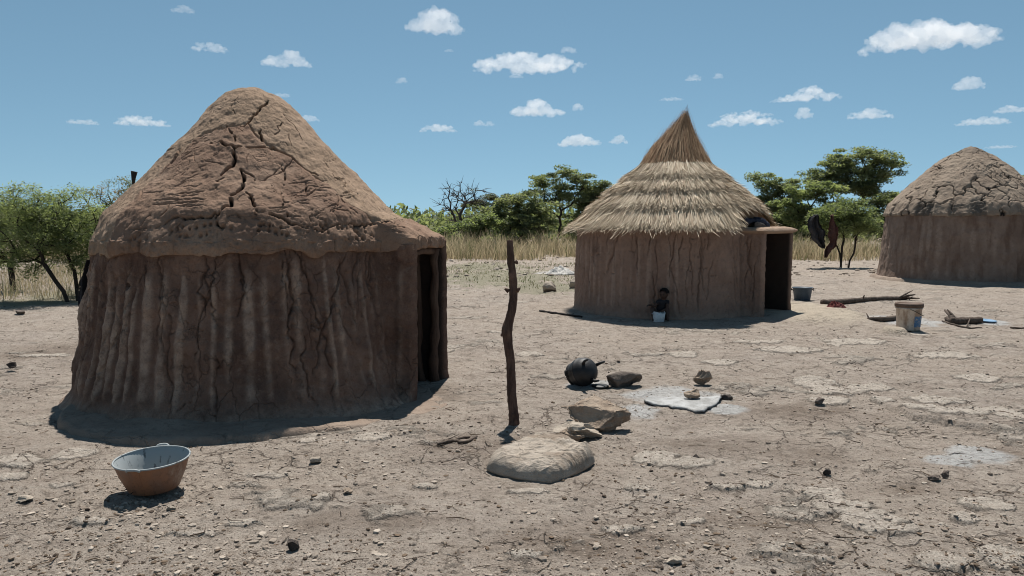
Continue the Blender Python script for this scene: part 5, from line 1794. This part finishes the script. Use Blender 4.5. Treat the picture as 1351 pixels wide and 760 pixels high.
def face_warp(P):
    q = P - hc
    f, s_, u = q @ fd, q @ sd, q @ ud
    hd = P[:, 2] > 0.365
    def g(fs, ss, us, r, amp):
        e = ((s_ - ss) / r) ** 2 + ((u - us) / r) ** 2
        return amp * np.exp(-e) * sstep(0.02, 0.06, f)
    d = g(0, 0, -0.012, 0.012, 0.016) + g(0, 0, 0.004, 0.008, 0.006) + g(0, 0.0, -0.038, 0.016, 0.008) - g(0, 0.028, 0.006, 0.012, 0.008) - g(0, -0.028, 0.006, 0.012, 0.008) + g(0, 0, -0.066, 0.02, 0.006)
    ear = 0.016 * (np.exp(-((f / 0.018) ** 2 + ((u + 0.005) / 0.022) ** 2)) * (np.abs(s_) > 0.05))
    return P + np.where(hd, d, 0)[:, None] * fd + np.where(hd, ear * np.sign(s_), 0)[:, None] * sd


skin_mesh('body', V, E, Rr, M_SKIN, child, pel, 2, warp=face_warp)
# hair cap
Vh, Th = ICO[4]
q = Vh.copy()
f, u = q @ fd, q @ ud
Vh2 = q * np.array([0.081, 0.083, 0.086])
keepc = (u > 0.05) & (f < 0.62) | (f < -0.1) & (u > -0.45)
Vh2 = Vh2 * (1 + 0.02 * fbm(Vh2 * 160, 2, 5))[:, None] + hc + np.array([0.004, 0.004, 0.010])
Tk = Th[keepc[Th].all(1)]
link('hair', raw_mesh('hair', Vh2, None, Tk), M_HAIR, child)
M_EYE = simple_mat('dark_eye', (0.02, 0.015, 0.012), (0.03, 0.025, 0.02), 10, 0, 0.001, rough=0.3)
for sg in (-1, 1):
    c = hc + fd * 0.066 + sd * 0.028 * sg + ud * 0.006
    link('eye', raw_mesh('eye', ICO[2][0] * 0.009 + c, None, ICO[2][1]), M_EYE, child)
# shirt and shorts
Vs, Es = [V[pel], V[bel], V[che], V[upc], V[sl_], tuple(np.array(V[sl_]) * 0.45 + np.array(V[el_]) * 0.55), V[sr_], tuple(np.array(V[sr_]) * 0.5 + np.array(V[er_]) * 0.5), tuple(np.array(V[upc]) * 0.4 + np.array(V[nek]) * 0.6)], [(0, 1), (1, 2), (2, 3), (3, 4), (4, 5), (3, 6), (6, 7), (3, 8)]
skin_mesh('shirt', Vs, Es, [0.090, 0.092, 0.088, 0.062, 0.046, 0.042, 0.046, 0.042, 0.040], M_SHIRT, child, 0, 2)
Vs, Es = [V[pel], V[hl], tuple(np.array(V[hl]) * 0.35 + np.array(V[kl]) * 0.65), V[hr], tuple(np.array(V[hr]) * 0.35 + np.array(V[kr]) * 0.65)], [(0, 1), (1, 2), (0, 3), (3, 4)]
skin_mesh('shorts', Vs, Es, [0.092, 0.070, 0.056, 0.070, 0.056], M_SHORTS, child, 0, 2)
# white container in front of the child
q = np.array([px_ - 0.035, py - 0.235])
wc = thing('white_container', 'white cut-open plastic container standing under the hand of the child', 'container', (q[0], q[1], gz(*q)), R(8))
M_WHITE = simple_mat('white_plastic', (0.62, 0.64, 0.64), (0.52, 0.53, 0.53), 10, 0.1, 0.003, rough=0.5, spec=0.3)
tt = np.linspace(0, 2 * math.pi, 48, endpoint=False)
sq = 1 / (np.abs(np.cos(tt)) ** 5 + np.abs(np.sin(tt)) ** 5) ** 0.2
rows = []
for sc, z in ((0.01, 0.0), (0.94, 0.0), (0.98, 0.01), (1.0, 0.06), (1.10, 0.155), (1.08, 0.155), (0.96, 0.06), (0.93, 0.01), (0.01, 0.008)):
    lip = 0.016 * np.sin(tt * 2 + 0.6) * (z > 0.1)
    rows.append(np.stack([0.085 * sq * np.cos(tt) * sc + 0.05 * z, 0.06 * sq * np.sin(tt) * sc, z + lip], -1))
link('body', raw_mesh('body', np.stack(rows, 1).reshape(-1, 3), grid_quads(48, len(rows), close_u=True, flip=True)), M_WHITE, wc)
pts = [(0.085 * 1.1 * s_ * 1.05 + 0.008, 0.0 + y, 0.13) for s_, y in ((-1, -0.02), (-1.2, -0.01), (-1.2, 0.01), (-1, 0.02))]
MB().tube(pts, 0.005, 7).build('handle', M_WHITE, wc)


# ================================================================== vegetation
def leaf_mat(name, dark, mid, light, trans=0.35):
    m = NT(name)
    cr = m.n('ShaderNodeValToRGB')
    e = cr.color_ramp.elements
    e[0].position, e[0].color = 0.0, (*dark, 1)
    e[1].position, e[1].color = 1.0, (*light, 1)
    x = e.new(0.5); x.color = (*mid, 1)
    m.l(m.attr('tint'), cr.inputs['Fac'])
    m.done(cr.outputs['Color'], None, 0.6, None, 0.25)
    tr = m.n('ShaderNodeBsdfTranslucent')
    m.l(m.mix(1.0, cr.outputs['Color'], (1.5, 1.55, 0.8), 'MULTIPLY'), tr.inputs['Color'])
    mx = m.n('ShaderNodeMixShader'); mx.inputs[0].default_value = trans
    m.l(m.b.outputs[0], mx.inputs[1]); m.l(tr.outputs[0], mx.inputs[2])
    m.l(mx.outputs[0], m.t.nodes['Material Output'].inputs['Surface'])
    return m.m


L_ACACIA = leaf_mat('acacia_leaves', (0.104, 0.124, 0.082), (0.168, 0.190, 0.120), (0.25, 0.268, 0.180), 0.58)
L_BRIGHT = leaf_mat('young_green_leaves', (0.105, 0.132, 0.076), (0.165, 0.196, 0.112), (0.245, 0.272, 0.165), 0.58)
L_DARK = leaf_mat('dull_grey_leaves', (0.055, 0.062, 0.044), (0.088, 0.094, 0.066), (0.125, 0.13, 0.09), 0.4)
L_DRY = leaf_mat('half_dried_leaves', (0.075, 0.10, 0.042), (0.145, 0.15, 0.065), (0.28, 0.19, 0.105), 0.4)
M_TREEBARK = simple_mat('acacia_bark', (0.060, 0.048, 0.040), (0.035, 0.028, 0.024), 8, 0.6, 0.02, stretch=(1, 1, 0.3))
M_PALEBARK = simple_mat('grey_bark', (0.105, 0.090, 0.078), (0.065, 0.055, 0.048), 8, 0.6, 0.02, stretch=(1, 1, 0.3))


def tree(name, label, base, depth, lobes, seed, mat, density=9.0, leaves=90, leaf=(0.11, 0.045), clump=0.22, flat=0.55, stems=1, fork=0.3, twig=0.012, bark=None, cat='tree', group='trees beyond the yard', ryf=0.85, bare=0.0, rexp=0.42, maxr=0.16):
    rs = np.random.RandomState(seed)
    if isinstance(base, tuple) and len(base) == 2:
        b = gp(*base) if depth is None else None
        if depth is None:
            depth = b.y
            bx = b.x
        else:
            bx = ad(base[0], base[1], depth).x
    s = depth / F_PX
    bz = float(ground([bx], [depth])[0][0])
    C = []
    for u, v, ru, rv in lobes:
        c = ad(u, v, depth)
        rx, rz = ru * s, rv * s
        n = max(3, int(density * rx * rz * 3.0))
        d = rs.normal(size=(n, 3)); d /= np.linalg.norm(d, axis=1)[:, None]
        d *= rs.uniform(0, 1, (n, 1)) ** 0.42
        C.append(np.array([c.x - bx, 0, c.z - bz]) + d * np.array([rx, rx * ryf, rz]))
    C = np.concatenate(C)
    C = C[C[:, 2] > 0.15]
    top = C[:, 2].max()
    # skeleton
    nodes, par, plen = [], [], []
    starts = []
    for k in range(stems):
        a = rs.uniform(0, 6.28); spread = 0.0 if stems == 1 else 0.10 + 0.03 * k
        tgt = C[rs.randint(len(C))]
        prev = -1
        h = top * fork * rs.uniform(0.85, 1.15)
        nseg = max(3, int(h / 0.2))
        sx, sy = spread * math.cos(a), spread * math.sin(a)
        for i in range(nseg + 1):
            f = i / nseg
            w = 0.05 * top / 3
            nodes.append((sx + (0.22 * tgt[0] if stems > 1 else 0.10 * C[:, 0].mean() * 4) * f ** 1.3 + w * rs.normal() * (i > 0) * 0.5, sy + (0.22 * tgt[1] if stems > 1 else 0) * f ** 1.3 + w * rs.normal() * (i > 0) * 0.5, -0.15 * (i == 0) + h * f))
            par.append(prev); plen.append(h * f); prev = len(nodes) - 1
        starts.append(prev)
    nodes = [np.array(q) for q in nodes]
    fk = np.mean([nodes[i] for i in starts], axis=0)
    order = np.argsort(np.linalg.norm(C - fk, axis=1) + 0.1 * rs.normal(size=len(C)))
    minz = top * fork * 0.7
    step = max(0.16, top * 0.055)
    tips = []
    for ci in order:
        c = C[ci]
        NP = np.array(nodes)
        d = np.linalg.norm(NP - c, axis=1)
        cost = d + 0.22 * np.array(plen) + 1.6 * np.clip(NP[:, 2] - c[2] - 0.05, 0, None) + 5.0 * (NP[:, 2] < min(minz, 0.6 * c[2] + 0.0) - 0.05)
        j = int(np.argmin(cost))
        a = nodes[j]
        L = d[j]
        ns = max(1, int(L / step))
        prev = j
        sag = np.array([0, 0, 0.10 * L])
        for i in range(1, ns + 1):
            f = i / ns
            q = a + (c - a) * f + sag * math.sin(f * math.pi) * 0.6 + (rs.normal(size=3) * 0.05 * L if i < ns else 0)
            nodes.append(q); par.append(prev); plen.append(plen[prev] + L / ns); prev = len(nodes) - 1
        tips.append(prev)
    N = len(nodes)
    NP = np.array(nodes)
    cnt = np.zeros(N)
    for t in tips:
        cnt[t] += 1
    for i in range(N - 1, -1, -1):
        if par[i] >= 0:
            cnt[par[i]] += cnt[i]
    rad = np.minimum(maxr, twig * np.maximum(cnt, 1) ** rexp)
    kids = [[] for _ in range(N)]
    for i in range(N):
        if par[i] >= 0:
            kids[par[i]].append(i)
    tb = MB()
    done = set()
    heads = [i for i in range(N) if par[i] < 0]
    stack = [(h, None) for h in heads]
    while stack:
        i, frm = stack.pop()
        chain = ([frm] if frm is not None else []) + [i]
        while kids[i]:
            ks = sorted(kids[i], key=lambda q: -cnt[q])
            for q in ks[1:]:
                stack.append((q, i))
            i = ks[0]
            chain.append(i)
        if len(chain) < 2:
            continue
        rr = rad[chain].copy()
        if frm is not None:
            rr[0] = min(rr[0], rr[1] * 1.15)
        rr[-1] *= 0.5
        tb.tube(NP[chain], rr, 7 if rr[0] > 0.05 else 5, caps=False, jit=0.04, seed=seed)
    o = thing(name, label, cat, (bx, depth, bz), 0, group)
    tr_mat = bark or M_TREEBARK
    # leaves
    tp = NP[tips]
    if bare > 0:
        tp = tp[rs.uniform(size=len(tp)) > bare]
        # bare twigs
        for t in tips:
            for k in range(4):
                dd = NP[t] - NP[par[t]]; dd = dd / (np.linalg.norm(dd) + 1e-6) + rs.normal(size=3) * 0.6
                L = rs.uniform(0.15, 0.4)
                tb.tube([NP[t], NP[t] + dd * L * 0.5 + rs.normal(size=3) * 0.03, NP[t] + dd * L], [twig * 0.8, twig * 0.6, twig * 0.3], 4, caps=False)
    tb.build('trunk', tr_mat, o)
    if len(tp):
        n = len(tp) * leaves
        cl = np.repeat(np.arange(len(tp)), leaves)
        sz = clump * rs.uniform(0.7, 1.3, len(tp))
        pos = rs.normal(size=(n, 3)); pos /= np.linalg.norm(pos, axis=1)[:, None]
        pos *= (rs.uniform(0, 1, (n, 1)) ** 0.5)
        pos = tp[cl] + pos * sz[cl][:, None] * np.array([1.25, 1.25, flat])
        pos[:, 2] = np.maximum(pos[:, 2], 0.05)
        dl = rs.normal(size=(n, 3)) * np.array([1, 1, 0.45]); dl /= np.linalg.norm(dl, axis=1)[:, None]
        nr = rs.normal(size=(n, 3)) * 0.55 + np.array([0, 0, 1.0])
        sdv = np.cross(nr, dl); sdv /= np.linalg.norm(sdv, axis=1)[:, None] + 1e-9
        L = leaf[0] * rs.uniform(0.6, 1.3, n)[:, None]; Wd = leaf[1] * rs.uniform(0.6, 1.2, n)[:, None]
        V = np.stack([pos - dl * L / 2, pos - sdv * Wd / 2, pos + dl * L / 2, pos + sdv * Wd / 2], 1).reshape(-1, 3)
        tint = np.clip(0.5 + 0.22 * rs.normal(size=len(tp))[cl] + 0.16 * rs.normal(size=n), 0, 1)
        me = raw_mesh('crown', V, np.arange(n * 4).reshape(-1, 4), attrs={'tint': np.repeat(tint, 4)}, smooth=False)
        link('crown', me, mat, o)
    return o


NEAR = dict(leaf=(0.070, 0.022), clump=0.21, leaves=130, twig=0.006, flat=0.7)
tree('thorn_bush', 'broad green thorn bush with two dark stems, nearest to the big red-brown hut', (95, 398), None, [(40, 275, 55, 30), (95, 285, 55, 34), (60, 318, 70, 30), (118, 322, 38, 32), (20, 300, 50, 30), (80, 262, 40, 16), (45, 345, 40, 20), (130, 350, 25, 22), (100, 345, 30, 16), (70, 300, 60, 40)], 501, L_BRIGHT, 27, stems=3, fork=0.3, cat='bush', rexp=0.40, group='thorn bushes beside the big hut', **NEAR)
tree('thorn_bush', 'green thorn bush with one short forked stem, farthest from the big hut', (14, 384), None, [(5, 285, 45, 32), (-45, 290, 60, 40), (15, 318, 40, 28), (-30, 330, 60, 24)], 502, L_ACACIA, 34, stems=2, fork=0.25, cat='bush', group='thorn bushes beside the big hut', **NEAR)
tree('thorn_bush', 'half-dried thorn bush with orange-brown leaves, behind the roof edge of the big hut', (150, 388), None, [(125, 282, 32, 30), (150, 265, 36, 28), (172, 258, 24, 22), (140, 310, 40, 30), (165, 300, 40, 30)], 503, L_DRY, 28, stems=3, fork=0.25, cat='bush', group='thorn bushes beside the big hut', leaf=(0.06, 0.022), clump=0.15, leaves=70, twig=0.006, flat=0.8)
# loose sprigs that stand above the bushes
FAR = dict(leaf=(0.20, 0.078), leaves=130, twig=0.012)
tree('bare_tree', 'leafless grey thorn tree with spreading twigs, between the two nearer huts', (612, 325), 44, [(605, 258, 26, 18), (592, 275, 16, 12), (620, 262, 18, 18), (605, 285, 22, 10), (632, 250, 8, 6), (585, 260, 8, 6)], 511, L_DARK, 9, clump=0.2, bare=0.93, fork=0.28, bark=M_PALEBARK, stems=1, leaf=(0.12, 0.05), leaves=30, twig=0.018)
tree('umbrella_tree', 'dull grey flat-topped thorn tree behind the leafless one', (648, 320), 58, [(640, 266, 26, 6), (660, 263, 28, 6), (625, 272, 18, 5), (675, 266, 16, 6), (645, 275, 24, 5)], 512, L_DARK, 8, clump=0.4, flat=0.4, fork=0.5, **FAR)
tree('bush', 'bright green leafy bush in front of the leafless tree', (625, 330), 41, [(622, 300, 26, 14), (600, 308, 26, 12), (640, 296, 20, 14), (628, 315, 40, 14)], 513, L_BRIGHT, 9, clump=0.33, flat=0.8, stems=3, fork=0.15, cat='bush', group='bushes beyond the yard', **FAR)
tree('acacia_tree', 'wide low acacia between the leafless tree and the tall dark one', (680, 333), 43, [(655, 274, 28, 13), (685, 268, 32, 15), (712, 276, 24, 14), (668, 295, 40, 16), (705, 292, 30, 18), (650, 312, 36, 14), (690, 315, 40, 14)], 514, L_ACACIA, 8, clump=0.36, flat=0.55, stems=3, fork=0.25, **FAR)
tree('acacia_tree', 'tall dark acacia with a visible straight trunk, rising above its neighbours beside the thatch', (736, 333), 46, [(732, 229, 26, 9), (712, 242, 24, 9), (757, 238, 26, 10), (735, 250, 34, 10), (776, 246, 20, 7), (700, 258, 14, 7), (755, 262, 30, 10), (722, 268, 22, 8), (796, 243, 8, 4), (790, 250, 10, 6)], 515, L_ACACIA, 7, clump=0.40, flat=0.4, fork=0.42, maxr=0.22, **FAR)
tree('acacia_tree', 'green acacia crowded against the eave of the thatched hut', (785, 333), 47, [(788, 256, 24, 15), (768, 268, 34, 18), (800, 275, 34, 24), (760, 300, 38, 18), (800, 305, 40, 18)], 516, L_ACACIA, 8, clump=0.38, flat=0.55, stems=2, fork=0.25, **FAR)
tree('bush', 'dark low bush showing just above the mud eave of the big hut', (566, 328), 62, [(562, 298, 26, 6), (545, 300, 18, 6), (585, 300, 18, 6), (560, 312, 40, 10)], 517, L_ACACIA, 8, clump=0.4, flat=0.7, stems=3, fork=0.2, cat='bush', group='bushes beyond the yard', **FAR)
tree('acacia_tree', 'low acacia with thin feathery sprays beyond the peak of the thatch', (1010, 333), 46, [(1008, 236, 22, 9), (1026, 244, 28, 12), (1048, 254, 24, 12), (995, 262, 24, 14), (1030, 268, 34, 16), (1000, 290, 40, 22), (1045, 295, 30, 20)], 521, L_ACACIA, 8, clump=0.38, flat=0.5, stems=2, fork=0.3, **FAR)
tree('umbrella_tree', 'tallest umbrella-shaped acacia with layered crown, between thatched hut and far hut', (1128, 340), 44, [(1130, 206, 34, 10), (1162, 212, 26, 11), (1100, 216, 24, 10), (1118, 226, 40, 12), (1166, 228, 24, 9), (1186, 217, 7, 4), (1088, 236, 26, 10), (1140, 240, 40, 12), (1105, 252, 32, 10), (1155, 252, 26, 9), (1078, 228, 14, 6)], 522, L_ACACIA, 10, clump=0.42, flat=0.45, fork=0.42, maxr=0.2, **FAR)
tree('acacia_tree', 'pale green acacia under the tallest umbrella-shaped one', (1070, 338), 42, [(1062, 254, 28, 16), (1085, 250, 30, 14), (1040, 272, 26, 14), (1060, 285, 30, 16), (1095, 280, 40, 18), (1065, 305, 30, 12)], 523, L_BRIGHT, 7, clump=0.36, flat=0.5, stems=3, fork=0.3, **FAR)
tree('acacia_tree', 'green acacia growing against the roof edge of the far hut', (1180, 338), 42, [(1182, 258, 18, 10), (1165, 270, 30, 12), (1190, 275, 24, 14), (1175, 295, 36, 16), (1150, 290, 24, 14)], 524, L_ACACIA, 8, clump=0.36, flat=0.5, stems=3, fork=0.3, **FAR)
tree('acacia_tree', 'green tree showing behind the roof slope of the far hut at the picture edge', (1350, 335), 42, [(1342, 237, 16, 7), (1362, 240, 22, 9), (1345, 258, 24, 14), (1370, 262, 34, 16), (1355, 285, 40, 18)], 525, L_ACACIA, 8, clump=0.36, flat=0.5, stems=2, fork=0.3, **FAR)
tree('acacia_tree', 'feathery small tree with many thin stems on bare ground, clothes hung on it', (1118, 353), None, [(1105, 283, 34, 15), (1128, 280, 30, 14), (1085, 297, 26, 14), (1142, 300, 22, 12), (1110, 300, 40, 12), (1118, 270, 24, 8)], 526, L_BRIGHT, 42, clump=0.20, flat=0.7, stems=5, fork=0.32, leaf=(0.10, 0.034), leaves=90, twig=0.006)
# trees hidden from here behind the huts but beside the others
tree('acacia_tree', 'green acacia behind the thatched hut, seen only past its thatch', (890, 333), 48, [(870, 262, 60, 26), (920, 265, 60, 24), (890, 295, 90, 24)], 531, L_ACACIA, 4, clump=0.5, flat=0.5, stems=3, fork=0.3, **FAR)


# distant bushland: one far mass of scrub
def scrub(n, y0, y1, x0, x1, h0, h1, seed, per=150):
    rs = np.random.RandomState(seed)
    mb_v, tints = [], []
    for i in range(n):
        y = rs.uniform(y0, y1); x = rs.uniform(x0, x1) * y / y1
        h = rs.uniform(h0, h1); w = h * rs.uniform(0.8, 1.5)
        nl = per
        d = rs.normal(size=(nl, 3)); d /= np.linalg.norm(d, axis=1)[:, None]
        d *= rs.uniform(0.3, 1, (nl, 1)) ** 0.5
        lob = 1 + 0.35 * pn(d * 2 + i, seed)
        pos = np.array([x, y, h * 0.5]) + d * np.array([w, w * 0.7, h * 0.5]) * lob[:, None]
        dl = rs.normal(size=(nl, 3)); dl /= np.linalg.norm(dl, axis=1)[:, None]
        nr = rs.normal(size=(nl, 3)) + np.array([0, 0, 0.8]); sv = np.cross(nr, dl); sv /= np.linalg.norm(sv, axis=1)[:, None]
        L = 0.26 * rs.uniform(0.6, 1.4, (nl, 1))
        mb_v.append(np.stack([pos - dl * L, pos - sv * L * 0.5, pos + dl * L, pos + sv * L * 0.5], 1).reshape(-1, 3))
        tints.append(np.repeat(np.clip(rs.normal(0.42, 0.14) + 0.13 * rs.normal(size=nl), 0, 1), 4))
    V = np.concatenate(mb_v)
    o = link('bushland', raw_mesh('bushland', V, np.arange(len(V)).reshape(-1, 4), attrs={'tint': np.concatenate(tints)}, smooth=False), L_ACACIA)
    o['kind'] = 'stuff'


scrub(520, 52, 95, -80, 85, 0.9, 3.1, 601, 150)

# dry grass
m = NT('dry_grass')
c = m.mix(m.attr('tint'), (0.25, 0.20, 0.12), (0.54, 0.445, 0.29))
c = m.mix(m.attr('green'), c, (0.10, 0.13, 0.05))
m.done(c, None, 0.7, None, 0.15)
tr = m.n('ShaderNodeBsdfTranslucent'); m.l(c, tr.inputs['Color'])
mx = m.n('ShaderNodeMixShader'); mx.inputs[0].default_value = 0.5
m.l(m.b.outputs[0], mx.inputs[1]); m.l(tr.outputs[0], mx.inputs[2])
m.l(mx.outputs[0], m.t.nodes['Material Output'].inputs['Surface'])
M_GRASS = m.m


def grass(name, n, region, hh, w, seed, tuft=0.25, tint=(0.1, 1.0), gprob=0.1, fade=True):
    rs = np.random.RandomState(seed)
    x0, x1, y0, y1 = region
    x = rs.uniform(x0, x1, n); y = rs.uniform(y0, y1, n)
    d = fbm(p3(x * 0.9, y * 0.9, seed), 3, seed)
    front = 0.9 * pn(p3(x * 0.6, 0 * x, seed), seed + 4) + 0.6 * pn(p3(x * 2.1, 0 * x, seed), seed + 5)
    patch = fbm(p3(x * 0.28, y * 0.28, seed), 3, seed + 9)
    keep = (rs.uniform(-0.5, 0.6, n) < d + 0.9 * patch + 0.25) & (y > y0 + 1.1 + front)
    x, y, d, patch = x[keep], y[keep], d[keep], patch[keep]
    n = len(x)
    # pull towards tufts
    cx = np.round(x / tuft + 0.3 * rs.normal(size=n)) * tuft; cy = np.round(y / tuft) * tuft
    x = cx + rs.normal(size=n) * tuft * 0.28; y = cy + rs.normal(size=n) * tuft * 0.28
    h = rs.uniform(*hh, n) * np.clip(0.75 + 0.9 * d + 0.7 * patch, 0.2, 1.7)
    z = ground(x, y)[0]
    a = rs.uniform(0, 6.28, n); b = rs.uniform(0.05, 0.9, n) ** 1.2
    V = []
    for f, wf in ((0, 1.0), (0.55, 0.8), (1.0, 0.15)):
        px = x + np.cos(a) * h * b * f ** 1.8; pyy = y + np.sin(a) * h * b * f ** 1.8; pz = z + h * f
        ca = rs.uniform(0, 6.28, n) if f == 0 else ca
        ww = w * wf * 0.5
        V += [np.stack([px - np.cos(ca) * ww, pyy - np.sin(ca) * ww, pz], -1), np.stack([px + np.cos(ca) * ww, pyy + np.sin(ca) * ww, pz], -1)]
    V = np.stack(V, 1).reshape(-1, 3)
    base = np.arange(n)[:, None] * 6
    Q = np.concatenate([base + np.array([[0, 1, 3, 2]]), base + np.array([[2, 3, 5, 4]])])
    t = np.clip(rs.uniform(*tint, n) + 0.3 * d, 0, 1)
    g = (rs.uniform(size=n) < gprob) * rs.uniform(0.4, 1.0, n)
    o = link(name, raw_mesh(name, V, Q, attrs={'tint': np.repeat(t, 6), 'green': np.repeat(g, 6)}, smooth=False), M_GRASS)
    o['kind'] = 'stuff'


grass('dry_grass', 80000, (-24, 30, 30.0, 41), (0.25, 0.85), 0.022, 701, 0.35, gprob=0.22)
grass('dry_grass', 16000, (-17, -6.2, 13.8, 27), (0.08, 0.45), 0.010, 702, 0.5, gprob=0.25)
grass('low_weeds', 9000, (-6, 6, 17.5, 30), (0.02, 0.08), 0.018, 703, 0.5, tint=(0, 0.3), gprob=0.9)


# ================================================================== clouds
m = NT('cloud_vapour')
m.t.nodes.remove(m.b)
pv = m.n('ShaderNodeVolumePrincipled')
pv.inputs['Color'].default_value = (0.985, 0.99, 1.0, 1)
pv.inputs['Anisotropy'].default_value = 0.3
pv.inputs['Density'].default_value = 0.009
m.l(pv.outputs[0], m.t.nodes['Material Output'].inputs['Volume'])
M_CLOUD = m.m
CLOUD_H = 620.0


def cloud(u, v, w, h, label, seed, shape='flat', dens=1.0):
    d = ray(u, v)
    el = math.atan2(d.z, math.hypot(d.x, d.y))
    t = CLOUD_H / d.z
    c = Vector((d.x * t, d.y * t, CLOUD_H + CAM_H))
    dist = math.hypot(c.x, c.y)
    sx = w / F_PX * d.length * t / d.length / math.cos(PITCH) * 1.0
    sc = t / F_PX
    rx, rz = w * sc / 2, 0.9 * h * sc / 2
    rs = np.random.RandomState(seed)
    V0, T0 = ICO[4]
    # lumps merged by a voxel remesh
    pieces_v, pieces_t, off = [], [], 0
    Vb, Tb = ICO[2]
    n = int(14 + 8 * w / max(h, 1))
    for i in range(n):
        f = 2 * (i + rs.uniform(0, 1)) / n - 1
        prof = {'flat': (1 - abs(f) ** 2.2), 'peak': (1 - abs(f)) ** 0.9, 'left': (1 - abs(f) ** 2) * (1.15 - 0.5 * (f + 1) / 2 - 0.15), 'double': (1 - abs(f) ** 2) * (0.75 + 0.3 * math.sin(f * 7))}[shape]
        hh = rz * (0.35 + 0.65 * prof)
        r = hh * rs.uniform(0.28, 0.58)
        zz = -rz * 0.75 + r * 0.75 + rs.uniform(0, 1) ** 1.3 * max(0.0, 2 * hh - 1.5 * r)
        P_ = Vb * np.array([r * rs.uniform(1.4, 2.6), r * 1.6, r]) + np.array([f * rx * 0.88, rs.uniform(-0.35, 0.35) * rx * 0.5, zz])
        P_[:, 2] = np.where(P_[:, 2] < -rz * 0.72, -rz * 0.72 + (P_[:, 2] + rz * 0.72) * 0.2, P_[:, 2])
        pieces_v.append(P_); pieces_t.append(Tb + off); off += len(Vb)
    me0 = raw_mesh('tmp', np.concatenate(pieces_v), None, np.concatenate(pieces_t))
    o = bpy.data.objects.new('tmp', me0); COL.objects.link(o)
    rm = o.modifiers.new('r', 'REMESH'); rm.mode = 'VOXEL'; rm.voxel_size = max(rz / 11, rx / 80)
    me = bpy.data.meshes.new_from_object(o.evaluated_get(bpy.context.evaluated_depsgraph_get()))
    bpy.data.objects.remove(o); bpy.data.meshes.remove(me0)
    n = len(me.vertices)
    co = np.zeros(n * 3, np.float32); me.vertices.foreach_get('co', co); co = co.reshape(-1, 3).astype(float)
    no = np.zeros(n * 3, np.float32); me.vertices.foreach_get('normal', no); no = no.reshape(-1, 3)
    q = co / rz
    dsp = 0.26 * fbm(q * 1.5 + seed, 5, seed, 0.62)
    co = co + no * (dsp * rz)[:, None]
    me.vertices.foreach_set('co', co.astype(np.float32).ravel()); me.update()
    me.name = 'cloud'
    o = bpy.data.objects.new('cloud', me); COL.objects.link(o)
    me.materials.append(M_CLOUD)
    o.location = c
    o.rotation_euler = (0, 0, -math.atan2(c.x, c.y))
    # vapour thinner in the small distant puffs: density is per metre, so scale the material by size through object scale
    tag(o, label, 'cloud', 'small fair-weather clouds')
    return o


CL = [
    (573, 29, 80, 40, 'puffy heaped cloud standing highest above the gap between the two nearer huts', 'peak'),
    (697, 85, 165, 30, 'long white cloud strung out above the tall dark acacia', 'flat'),
    (750, 67, 22, 10, 'small puff perched on the end of the long white cloud', 'flat'),
    (710, 145, 80, 24, 'domed white cloud under the long strung-out one', 'peak'),
    (764, 187, 62, 18, 'lens-shaped cloud low beside the tip of the thatch', 'flat'),
    (816, 185, 25, 14, 'small puff between the low lens-shaped cloud and the thatch tip', 'peak'),
    (578, 170, 54, 12, 'flat low cloud nearest the roof slope of the big hut', 'flat'),
    (632, 163, 18, 8, 'tiny wisp next to the flat low cloud over the leafless tree', 'flat'),
    (646, 164, 14, 7, 'tiniest wisp below the domed white cloud', 'flat'),
    (762, 142, 15, 12, 'single small puff level with the domed white cloud', 'peak'),
    (530, 107, 15, 9, 'lonely wisp in the blue above the long slope of the big hut', 'flat'),
    (592, 67, 14, 5, 'faint speck of cloud under the puffy heaped cloud', 'flat'),
    (681, 101, 22, 6, 'thin shred just under the long strung-out cloud', 'flat'),
    (1225, 50, 188, 44, 'largest cloud, a broad white lens above the far hut', 'flat'),
    (1070, 126, 84, 22, 'rounded cloud above the tallest umbrella-shaped acacia', 'peak'),
    (1032, 133, 36, 6, 'thin tail trailing from the rounded cloud over the acacia', 'flat'),
    (983, 161, 108, 15, 'flat long lower band of the double cloud beside the thatch tip', 'flat'),
    (985, 151, 78, 11, 'bumpy upper band of the double cloud beside the thatch tip', 'double'),
    (1061, 151, 22, 16, 'round little puff to the side of the double cloud', 'peak'),
    (1148, 151, 60, 17, 'lumpy cloud right above the crown of the tallest acacia', 'peak'),
    (1277, 112, 40, 18, 'oval puff between the largest cloud and the top of the far hut', 'flat'),
    (1297, 161, 72, 12, 'slanting thin cloud just above the far hut', 'flat'),
    (1333, 145, 44, 11, 'flat cloud cut by the picture edge above the far hut', 'flat'),
    (380, 80, 70, 25, 'ragged cloud directly above the top of the big hut', 'double'),
    (277, 63, 54, 17, 'broken scrap of cloud up above the bushy side of the big hut', 'double'),
    (241, 13, 32, 11, 'small cloud touching the top edge of the sky', 'flat'),
    (110, 161, 44, 9, 'flat little cloud over the thorn bushes, away from the roof', 'flat'),
    (186, 161, 74, 15, 'wide flat cloud over the thorn bushes near the roof slope', 'flat'),
    (408, 157, 28, 9, 'small flat cloud emerging from behind the big mud roof', 'flat'),
    (372, 126, 24, 7, 'faint small cloud grazing the top of the big mud roof', 'flat'),
    (915, 103, 22, 11, 'smaller of two puffs floating above the thatch tip', 'peak'),
    (948, 101, 14, 8, 'tiny round puff beside the pair above the thatch tip', 'flat'),
    (886, 131, 36, 6, 'thin streak just over the thatch tip', 'flat'),
    (1320, 194, 44, 5, 'faint low streak behind the top of the far hut', 'flat'),
]
for i, (u, v, w, h, lab, shp) in enumerate(CL):
    cloud(u, v, w, h, lab, 800 + i, shp)
